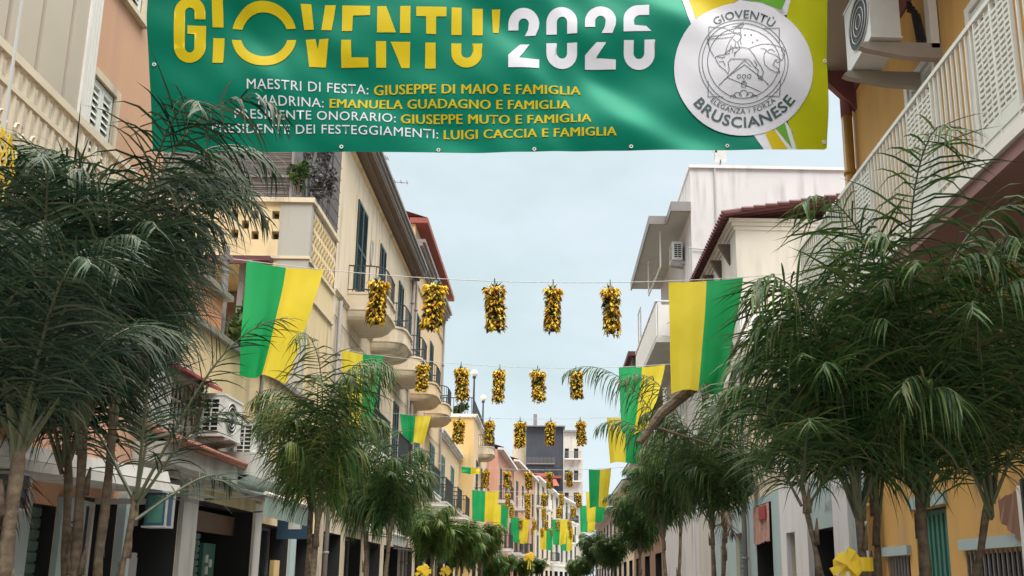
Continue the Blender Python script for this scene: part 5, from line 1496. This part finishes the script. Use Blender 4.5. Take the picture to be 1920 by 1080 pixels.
def palm(label, base, stems, seed, mats=('leaf', 'rachis', 'leafdry'), name='palm_tree', group='palms planted along both sides of the street', cat='palm'):
    """stems: list of dict(foot, top, r, fr=[(az, e0, len, bend)...] or n, opts)"""
    rn = random.Random(seed)
    t = thing(name, label, cat, base, group)
    for st in stems:
        fx, fy = st['foot']; tp = Vector(st['top']); r_ = st.get('r', 0.07)
        q = MB(); f0 = Vector((fx, fy, 0)); n = 10; pts = []
        for i in range(n + 1):
            u = i / n
            m = f0.lerp(tp, u); bow_ = st.get('bow', 0.0) * math.sin(PI * u)
            pts.append((m.x + bow_ + rn.uniform(-.008, .008), m.y + rn.uniform(-.008, .008), m.z))
        q.tube(pts, [r_ * (1.2 - 0.55 * i / n) + (0.006 if i % 2 else 0) for i in range(n + 1)], 10)
        for i in range(3, n):                                 # old leaf bases
            for k in range(2):
                a = rn.uniform(0, 2 * PI); c = Vector(pts[i]); o_ = Vector((math.cos(a), math.sin(a), 0))
                if rn.random() < 0.5: q.tube([tuple(c + o_ * r_ * 0.8), tuple(c + o_ * r_ * 1.2 + Vector((0, 0, .10))), tuple(c + o_ * r_ * 1.5 + Vector((0, 0, .2)))], [0.03, 0.018, 0.004], 5)
        q.build('trunk', 'trunk', t, smooth=True)
        mb = MB()
        fr = list(st.get('fr', []))
        op = dict(nl=46, ll=0.62, lw=0.022, grav=1.9, seg=4)
        op.update(st.get('op', {}))
        lo, hi = st.get('len', (2.2, 3.0))
        nf = st.get('n', 12); a0 = rn.uniform(0, 6)
        for k in range(nf):
            a = a0 + k * 2.399 + rn.uniform(-.25, .25)
            if 'az' in st: a = R(st['az'][0] + (st['az'][1] - st['az'][0]) * ((k * 0.618) % 1.0))
            u = k / max(1, nf - 1)
            e0 = R(st.get('e', (88, 62))[0] + (st.get('e', (88, 62))[1] - st.get('e', (88, 62))[0]) * u + rn.uniform(-5, 5)); ln = rn.uniform(lo, hi) * (1 - 0.22 * u); bd = R(st.get('bend', 150) + rn.uniform(-22, 22) - 20 * u)
            fr.append((a, e0, ln, bd))
        for (a, e0, ln, bd) in fr:
            p0 = tp + Vector((math.cos(a), math.sin(a), 0)) * r_ * 0.5 + Vector((0, 0, -rn.uniform(0, .25)))
            frond(mb, p0, a, e0, ln, bd, rn, twist=rn.uniform(-.4, .4), rr=st.get('rr', 0.014), **op)
        for k in range(st.get('dry', 0)):                       # dead hanging leaves
            a = rn.uniform(0, 2 * PI)
            frond(mb, tp + Vector((math.cos(a), math.sin(a), 0)) * r_ + Vector((0, 0, -0.25)), a, R(rn.uniform(0, 25)), rn.uniform(1.0, 1.6), R(95), rn, nl=26, ll=0.5, lw=0.02, grav=3.0, seg=3, ml=2)
        mb.build('crown', list(mats), t)
    return t
D = math.radians
# --- left foreground clump (dense, dark): thin splayed stems, hanging leaf ends
palm('dense dark green palm clump with thin splayed trunks, in front of the white shop canopy', (-3.15, 6.6, 0),
     [dict(foot=(-3.2, 6.6), top=(-3.32, 6.5, 2.75), r=0.036, n=13, len=(2.1, 2.9), bend=160, e=(89, 66), az=(30, 330), rr=0.015, op=dict(nl=58, ll=0.72, grav=2.5, lw=0.019, stalk=0.16),
           fr=[(D(60), D(88), 3.1, D(165))]),
      dict(foot=(-3.14, 6.6), top=(-3.14, 6.55, 2.95), r=0.034, n=11, len=(2.0, 2.7), bend=160, e=(89, 68), az=(60, 300), rr=0.015, op=dict(nl=58, ll=0.72, grav=2.5, lw=0.019, stalk=0.16),
           fr=[(D(20), D(87), 2.8, D(165)), (D(-45), D(88), 2.9, D(168)), (D(85), D(85), 3.1, D(158)), (D(-5), D(87.5), 3.0, D(165)), (D(60), D(87), 3.1, D(165)), (D(30), D(84), 2.3, D(165))]),
      dict(foot=(-3.10, 6.55), top=(-2.86, 6.4, 2.2), r=0.022, n=5, len=(1.0, 1.5), bend=120, e=(84, 40), az=(-60, 200), rr=0.012, op=dict(nl=30, ll=0.42, grav=1.0, lw=0.012, stalk=0.25), fr=[(D(10), D(68), 1.7, D(70))]),
      dict(foot=(-3.25, 6.7), top=(-3.62, 6.9, 2.6), r=0.034, n=11, len=(1.9, 2.7), bend=160, e=(89, 62), az=(60, 300), rr=0.015, op=dict(nl=56, ll=0.72, grav=2.5, lw=0.019, stalk=0.16))], 101, ('leafdark', 'rachis', 'leafdry'))
palm('palm with a peeling brown trunk at the left edge of the picture', (-2.95, 5.15, 0),
     [dict(foot=(-2.93, 5.15), top=(-3.0, 5.2, 2.45), r=0.045, n=12, len=(1.5, 2.1), bend=155, e=(88, 58), dry=1, rr=0.013, op=dict(nl=66, ll=0.50, grav=2.0, lw=0.014, stalk=0.2)),
      dict(foot=(-3.1, 5.1), top=(-3.3, 5.2, 2.3), r=0.034, n=9, len=(1.5, 2.2), bend=155, e=(88, 60), rr=0.013, op=dict(nl=60, ll=0.50, grav=2.0, lw=0.014, stalk=0.2))], 102, ('leafdark', 'rachis', 'leafdry'))
# --- right foreground clump
palm('broad palm clump with splayed brown stems in front of the ochre house', (2.7, 7.1, 0),
     [dict(foot=(2.86, 7.1), top=(2.93, 7.05, 2.42), r=0.05, n=13, len=(2.0, 2.8), bend=158, e=(88, 56), rr=0.016, op=dict(nl=58, ll=0.80, grav=2.4, lw=0.021, stalk=0.18),
           fr=[(D(262), D(89), 3.5, D(160)), (D(320), D(84), 3.1, D(145)), (D(20), D(70), 2.4, D(130)), (D(200), D(84), 2.9, D(150)), (D(100), D(86), 3.1, D(150))]),
      dict(foot=(2.42, 7.05), top=(2.40, 7.0, 2.3), r=0.042, n=11, len=(1.6, 2.3), bend=158, e=(88, 56), rr=0.015, op=dict(nl=56, ll=0.78, grav=2.6, lw=0.021, stalk=0.18),
           fr=[(D(258), D(88), 2.7, D(170)), (D(195), D(84), 2.4, D(160)), (D(225), D(76), 2.3, D(150)), (D(165), D(74), 1.8, D(140))]),
      dict(foot=(2.92, 7.1), top=(3.38, 6.85, 2.3), r=0.034, n=12, len=(1.6, 2.6), bend=155, e=(89, 52), rr=0.014, op=dict(nl=64, ll=0.68, grav=2.4, lw=0.017, stalk=0.18)),
      dict(foot=(2.48, 7.1), top=(2.62, 7.2, 2.35), r=0.03, n=6, len=(1.7, 2.3), bend=150, e=(86, 70), rr=0.014, op=dict(nl=60, ll=0.55, grav=1.7, lw=0.017, stalk=0.18)),
      dict(foot=(2.35, 7.0), top=(1.93, 6.9, 2.35), r=0.022, n=6, len=(1.0, 1.5), bend=130, e=(84, 45), rr=0.012, op=dict(nl=46, ll=0.46, grav=1.8, lw=0.015, stalk=0.2))], 103, ('leaf', 'rachis', 'leafdry'))
# --- prototypes for the rest of the rows
def street_palm(label, base, seed, h, mats, n=13, ln=(2.4, 3.0), bend=155, stems=2, r=0.04, op=None, dry=0, lean=0.22, fr=(), e=(89, 68)):
    rn = random.Random(seed); st = []
    for k in range(stems):
        a = rn.uniform(0, 2 * PI)
        lx, ly = math.cos(a + k * 2.2) * lean, math.sin(a + k * 2.2) * lean * 0.7
        st.append(dict(foot=(base[0] + lx * 0.2, base[1] + ly * 0.2), top=(base[0] + lx, base[1] + ly, h * rn.uniform(0.9, 1.0)), r=r, n=n, len=ln, bend=bend, dry=dry, e=e, rr=0.013, op={**dict(nl=64, ll=0.60, grav=3.6, seg=4, stalk=0.17), **(op or {})}, fr=list(fr) if k == 0 else []))
    return palm(label, base, st, seed, mats)
street_palm('green palm with a forked trunk in front of the low cream building on the left', (-2.98, 11.6, 0), 111, 2.75, ('leafbright', 'rachis', 'leafdry'), n=8, ln=(1.4, 2.9), bend=172, e=(89, 74), op=dict(lw=0.020, nl=54, ll=0.74, grav=3.8))
street_palm('drooping dark green palm before the white shopfronts, next after the forked palm', (-2.9, 15.6, 0), 112, 2.6, ('leaf', 'rachis', 'leafdry'), n=9, ln=(1.2, 2.7), bend=170, e=(89, 72), op=dict(lw=0.024, nl=54, ll=0.72, grav=4.2))
street_palm('yellowish green palm below the dark balconies of the yellow building', (-2.85, 20.8, 0), 113, 2.2, ('leafbright', 'rachis', 'leafdry'), n=13, ln=(1.0, 1.9), stems=1, op=dict(lw=0.026))
lp = street_palm('leaning palm with long arching fronds against the sky on the right side', (2.65, 14.8, 0), 114, 3.0, ('leaf', 'rachis', 'leafdry'), n=9, ln=(1.5, 3.0), bend=160, dry=1, op=dict(lw=0.022, nl=54, ll=0.7), fr=[(D(182), D(64), 3.9, D(112)), (D(195), D(74), 3.2, D(135)), (D(170), D(60), 2.8, D(120))])
q = MB()
bp_ = [atY(*p, 14.2) for p in ((1200, 830), (1240, 775), (1300, 725), (1352, 690), (1378, 655))]
q.tube([(x, 14.2, z) for x, z in bp_], [0.05, 0.085, 0.10, 0.085, 0.05], 8)
for pp in (((1370, 690), (1340, 640), (1310, 590), (1297, 560)), ((1375, 660), (1360, 600), (1345, 545)), ((1378, 655), (1400, 600), (1398, 560)), ((1225, 800), (1290, 820), (1385, 850))):
    q.tube([(atY(*p, 14.2)[0], 14.2, atY(*p, 14.2)[1]) for p in pp], [0.03, 0.022, 0.014, 0.006][:len(pp)], 6)
for px_, py_, dx_, dy_ in ((1305, 580, -35, 10), (1308, 590, -60, 20), (1312, 600, -50, 40), (1300, 565, 30, -25), (1325, 615, -70, 35), (1320, 605, 30, -40), (1350, 560, -20, -30), (1352, 570, 30, -35), (1399, 575, -25, -30), (1399, 580, 25, -30), (1340, 640, -80, 60), (1345, 650, -60, 120)):
    a_, b_ = atY(px_, py_, 14.2), atY(px_ + dx_, py_ + dy_, 14.2)
    q.tube([(a_[0], 14.2, a_[1]), ((a_[0] + b_[0]) / 2, 14.15, (a_[1] + b_[1]) / 2 + 0.03), (b_[0], 14.1, b_[1])], [0.014, 0.012, 0.003], 5)
q.build('flower_stalk', 'trunk', lp, label='brown dried flower stalk leaning out of the palm')
street_palm('tall bushy palm behind the leaning palm on the right side', (2.6, 19.4, 0), 115, 3.1, ('leaf', 'rachis', 'leafdry'), n=12, ln=(1.6, 3.0), bend=160, dry=0, op=dict(lw=0.022))
pA = street_palm('low green palm beyond the yellowish palm on the left side', (-2.8, 27.5, 0), 116, 2.3, ('leafbright', 'rachis', 'leafdry'), n=14, ln=(1.4, 2.0), op=dict(lw=0.032, nl=44))
pB = street_palm('dense palm right of the blurred flags on the right side', (2.6, 26.5, 0), 117, 2.8, ('leaf', 'rachis', 'leafdry'), n=15, ln=(1.7, 2.4), op=dict(lw=0.032, nl=44))
far = [(pA, (-2.75, 35.5, 0), 1.0, 1.12, 'small palm beside the navy awning on the left side'), (pB, (2.45, 36.5, 0), 2.0, 0.85, 'palm with raised fronds at the right end of the distant garlands'), (pA, (-2.7, 44, 0), 2.2, 0.85, 'small distant palm, fourth before the bend on the left'), (pB, (2.3, 47, 0), 0.6, 0.98, 'small distant palm, fourth before the bend on the right'),
       (pA, (-2.5, 54, 0), 3.1, 0.95, 'small distant palm, third before the bend on the left'), (pB, (2.3, 59, 0), 4.0, 0.8, 'small distant palm, third before the bend on the right'), (pA, (-2.0, 66, 0), 0.4, 0.95, 'small distant palm, second before the bend on the left'), (pA, (2.0, 68, 0), 1.7, 0.95, 'small distant palm, second before the bend on the right'), (pB, (-1.0, 80, 0), 5.0, 0.9, 'farthest small palm at the street bend on the left'), (pA, (2.4, 82, 0), 2.6, 1.0, 'farthest small palm at the street bend on the right')]
for pr, pos, rz, sc, lab in far:
    c = copy_tree(pr); c.location = pos; c.rotation_euler = (0, 0, rz); c.scale = (sc, sc, sc); c['label'] = lab

# ================================================================== BOWS AND RIBBONS
def bow(c, w_, label, band=0.0, seed=1):
    rn = random.Random(seed)
    t = thing('ribbon_bow', label, 'bow', c, 'yellow ribbon bows tied round the palm trunks')
    q = MB()
    for k in range(8):
        a = R(-30 + k * 34 + rn.uniform(-8, 8)); L_ = w_ * rn.uniform(0.8, 1.15)
        dx, dz = math.cos(a), math.sin(a); px_, pz_ = -dz, dx
        yy = -0.05 - 0.05 * rn.random(); wd = w_ * 0.28
        prev = None
        for i in range(9):
            u = i / 8; r_ = L_ * math.sin(PI * u * 0.5) if u <= 1 else 0
            rr = L_ * (math.sin(PI * u)); dep = 0.11 * math.cos(PI * u) * w_ * 4
            ww = wd * (0.35 + 0.65 * math.sin(PI * u))
            cc = Vector((c[0] + dx * rr * 0.95, c[1] + yy - dep * 0.3, c[2] + dz * rr * 0.95))
            a_, b_ = cc + Vector((px_ * ww, -0.03, pz_ * ww)), cc - Vector((px_ * ww, 0.03, pz_ * ww))
            if prev: q.quad(tuple(prev[0]), tuple(prev[1]), tuple(b_), tuple(a_))
            prev = (a_, b_)
    q.build('loops', 'ribbon', t, smooth=True)
    q = MB(); n = 14; rb = band or w_ * 0.6
    for k in range(n):
        a, b_ = 2 * PI * k / n, 2 * PI * (k + 1) / n
        cx_ = c[0] + rb; cy_ = c[1] + rb * 0.35
        q.quad((cx_ + rb * math.cos(a), cy_ + rb * 0.8 * math.sin(a), c[2] - 0.05), (cx_ + rb * math.cos(b_), cy_ + rb * 0.8 * math.sin(b_), c[2] - 0.05), (cx_ + rb * math.cos(b_), cy_ + rb * 0.8 * math.sin(b_), c[2] + 0.05), (cx_ + rb * math.cos(a), cy_ + rb * 0.8 * math.sin(a), c[2] + 0.05))
    q.build('band', 'ribbon', t, smooth=True)
    q = MB()
    for sgn in (-1, 1):
        q.quad((c[0] + sgn * 0.02, c[1] - 0.06, c[2]), (c[0] + sgn * 0.02 + 0.05, c[1] - 0.06, c[2]), (c[0] + sgn * 0.09 + 0.04, c[1] - 0.09, c[2] - w_ * 2.2), (c[0] + sgn * 0.09 - 0.02, c[1] - 0.09, c[2] - w_ * 2.2))
    q.build('tails', 'ribbon', t)
x_, z_ = atY(1578, 1058, 6.75)
bow((x_, 6.75, z_), 0.115, 'large yellow ribbon bow tied to the right foreground palm', 0.125)
for px, Yp, lab in ((793, 20.6, 'small yellow bow on the yellowish palm on the left'), (835, 27.3, 'small yellow bow on the low palm beside the navy awning'), (992, 60, 'yellow ribbon hanging among the distant palms in the street middle')):
    x_, z_ = atY(px, 1071 if Yp < 50 else 1045, Yp); bow((x_, Yp, z_), 0.16 if Yp < 50 else 0.35, lab, 0.09)
t = thing('ribbon_tassel', 'golden yellow ribbon tassel hanging at the left edge under the balcony', 'tassel', (-3.0, 4.9, 4.2))
q = MB(); rn = random.Random(40)
x_, z_ = atY(6, 245, 4.9)
for k in range(20):
    a = rn.uniform(-.16, .10); L_ = rn.uniform(0.22, 0.42) if k < 24 else 0.66
    w_ = rn.uniform(.004, .008); yy = 4.9 + rn.uniform(-.05, .05)
    p = [(x_ + 0.1 * rn.uniform(-.3, .3) + a * (i / 5) ** 0.6 * (1 - 0.5 * (i / 5)), yy, z_ - L_ * i / 5) for i in range(6)]
    for i in range(5): q.quad((p[i][0] - w_, yy, p[i][2]), (p[i][0] + w_, yy, p[i][2]), (p[i + 1][0] + w_ * .9, yy + .01, p[i + 1][2]), (p[i + 1][0] - w_ * .9, yy + .01, p[i + 1][2]))
q.build('strands', 'leafyel', t)
q = MB(); q.tube([(x_, 4.9, z_ - 0.02), (x_, 4.9, z_ + 0.9), (-4.0, 4.9, z_ + 1.2)], 0.01, 5); q.build('cord', 'string', t)

# ================================================================== STREET LEVEL THINGS ON THE LEFT
awning(TL, 22.5, 24.8, 3.2, 1.2, 2.75, 0.25, 'fringed pale awning over the white shopfronts under the cream apartment building', 'awn_white')
awning(TL, 29.5, 31.6, 3.0, 1.5, 2.55, 0.35, 'navy awning further down the left side', 'awn_blue', 'awn_blue')
awning(TL, 37.2, 40.0, 3.1, 1.3, 2.6, 0.0, 'white sloping awning beyond the navy one', 'awn_white')
t = thing('hanging_sign', 'dark blue square sign with a pale centre behind the forked palm', 'sign', TL(16.5, 0.4, 2.4), 'signs projecting from the left shops')
q = MB(TL); q.box(16.5, 16.56, 0.15, 0.75, 2.35, 2.95); q.build('board', 'signblue', t)
q = MB(TL); q.box(16.49, 16.499, 0.35, 0.58, 2.52, 2.78); q.build('pale_panel', 'plastic', t)
q = MB(TL); q.box(16.52, 16.54, 0.0, 0.15, 2.85, 2.9); q.build('bracket', 'iron', t)

# cables along the cream facades
def cable(T, pts, parent, r=0.012):
    q = MB(T); n = 10
    for (a, b_) in zip(pts[:-1], pts[1:]):
        a, b_ = Vector(a), Vector(b_); d = (b_ - a).length
        q.tube([tuple(a.lerp(b_, k / n) - Vector((0, 0, 0.012 * d * math.sin(PI * k / n)))) for k in range(n + 1)], r, 5)
    return q.build('cable', 'greyiron', parent)
O = bpy.data.objects
cable(TL, [(20.2, 0.03, 7.6), (22.0, 0.03, 7.55), (24.2, 0.03, 7.6), (27.0, 0.03, 7.5), (31.2, 0.03, 7.55)], O['cream_apartment_building'])
cable(TL, [(20.2, 0.03, 4.5), (25.0, 0.03, 4.6), (31.2, 0.03, 4.5)], O['cream_apartment_building'])
cable(TL, [(24.0, 0.03, 7.5), (24.05, 0.03, 4.6)], O['cream_apartment_building'], 0.016)
cable(TL, [(15.2, 0.03, 4.75), (17.0, 0.03, 4.7), (20.0, 0.03, 4.8)], O['low_shop_building'])
cable(TL, [(15.4, 0.03, 3.1), (15.45, 0.03, 5.1)], O['low_shop_building'], 0.03)
cable(TR, [(12.7, 0.03, 3.75), (16.0, 0.03, 3.7), (20.8, 0.03, 3.8), (25.5, 0.03, 3.7)], O['white_shop_building'])
cable(TL, [(31.5, 0.03, 7.6), (36, 0.03, 7.5), (40.5, 0.03, 7.6)], O['yellow_apartment_building'])
# faint raised letters on the blue grey shop band
bm = text_bm('ARTO'); xs = [v.co.x for v in bm.verts]; a_, b_ = min(xs), max(xs)
q = MB(TR); bm.verts.index_update()
for v in bm.verts: q.v.append(TR(15.05 - 0.62 * (v.co.x - a_) / (b_ - a_), 0.024, 2.74 + 0.17 * v.co.y / CAP))
for f in bm.faces: q.f.append([v.index for v in f.verts]); q.m.append(0)
bm.free()
q.build('wall_lettering', 'stucco_grey', O['white_shop_building'])
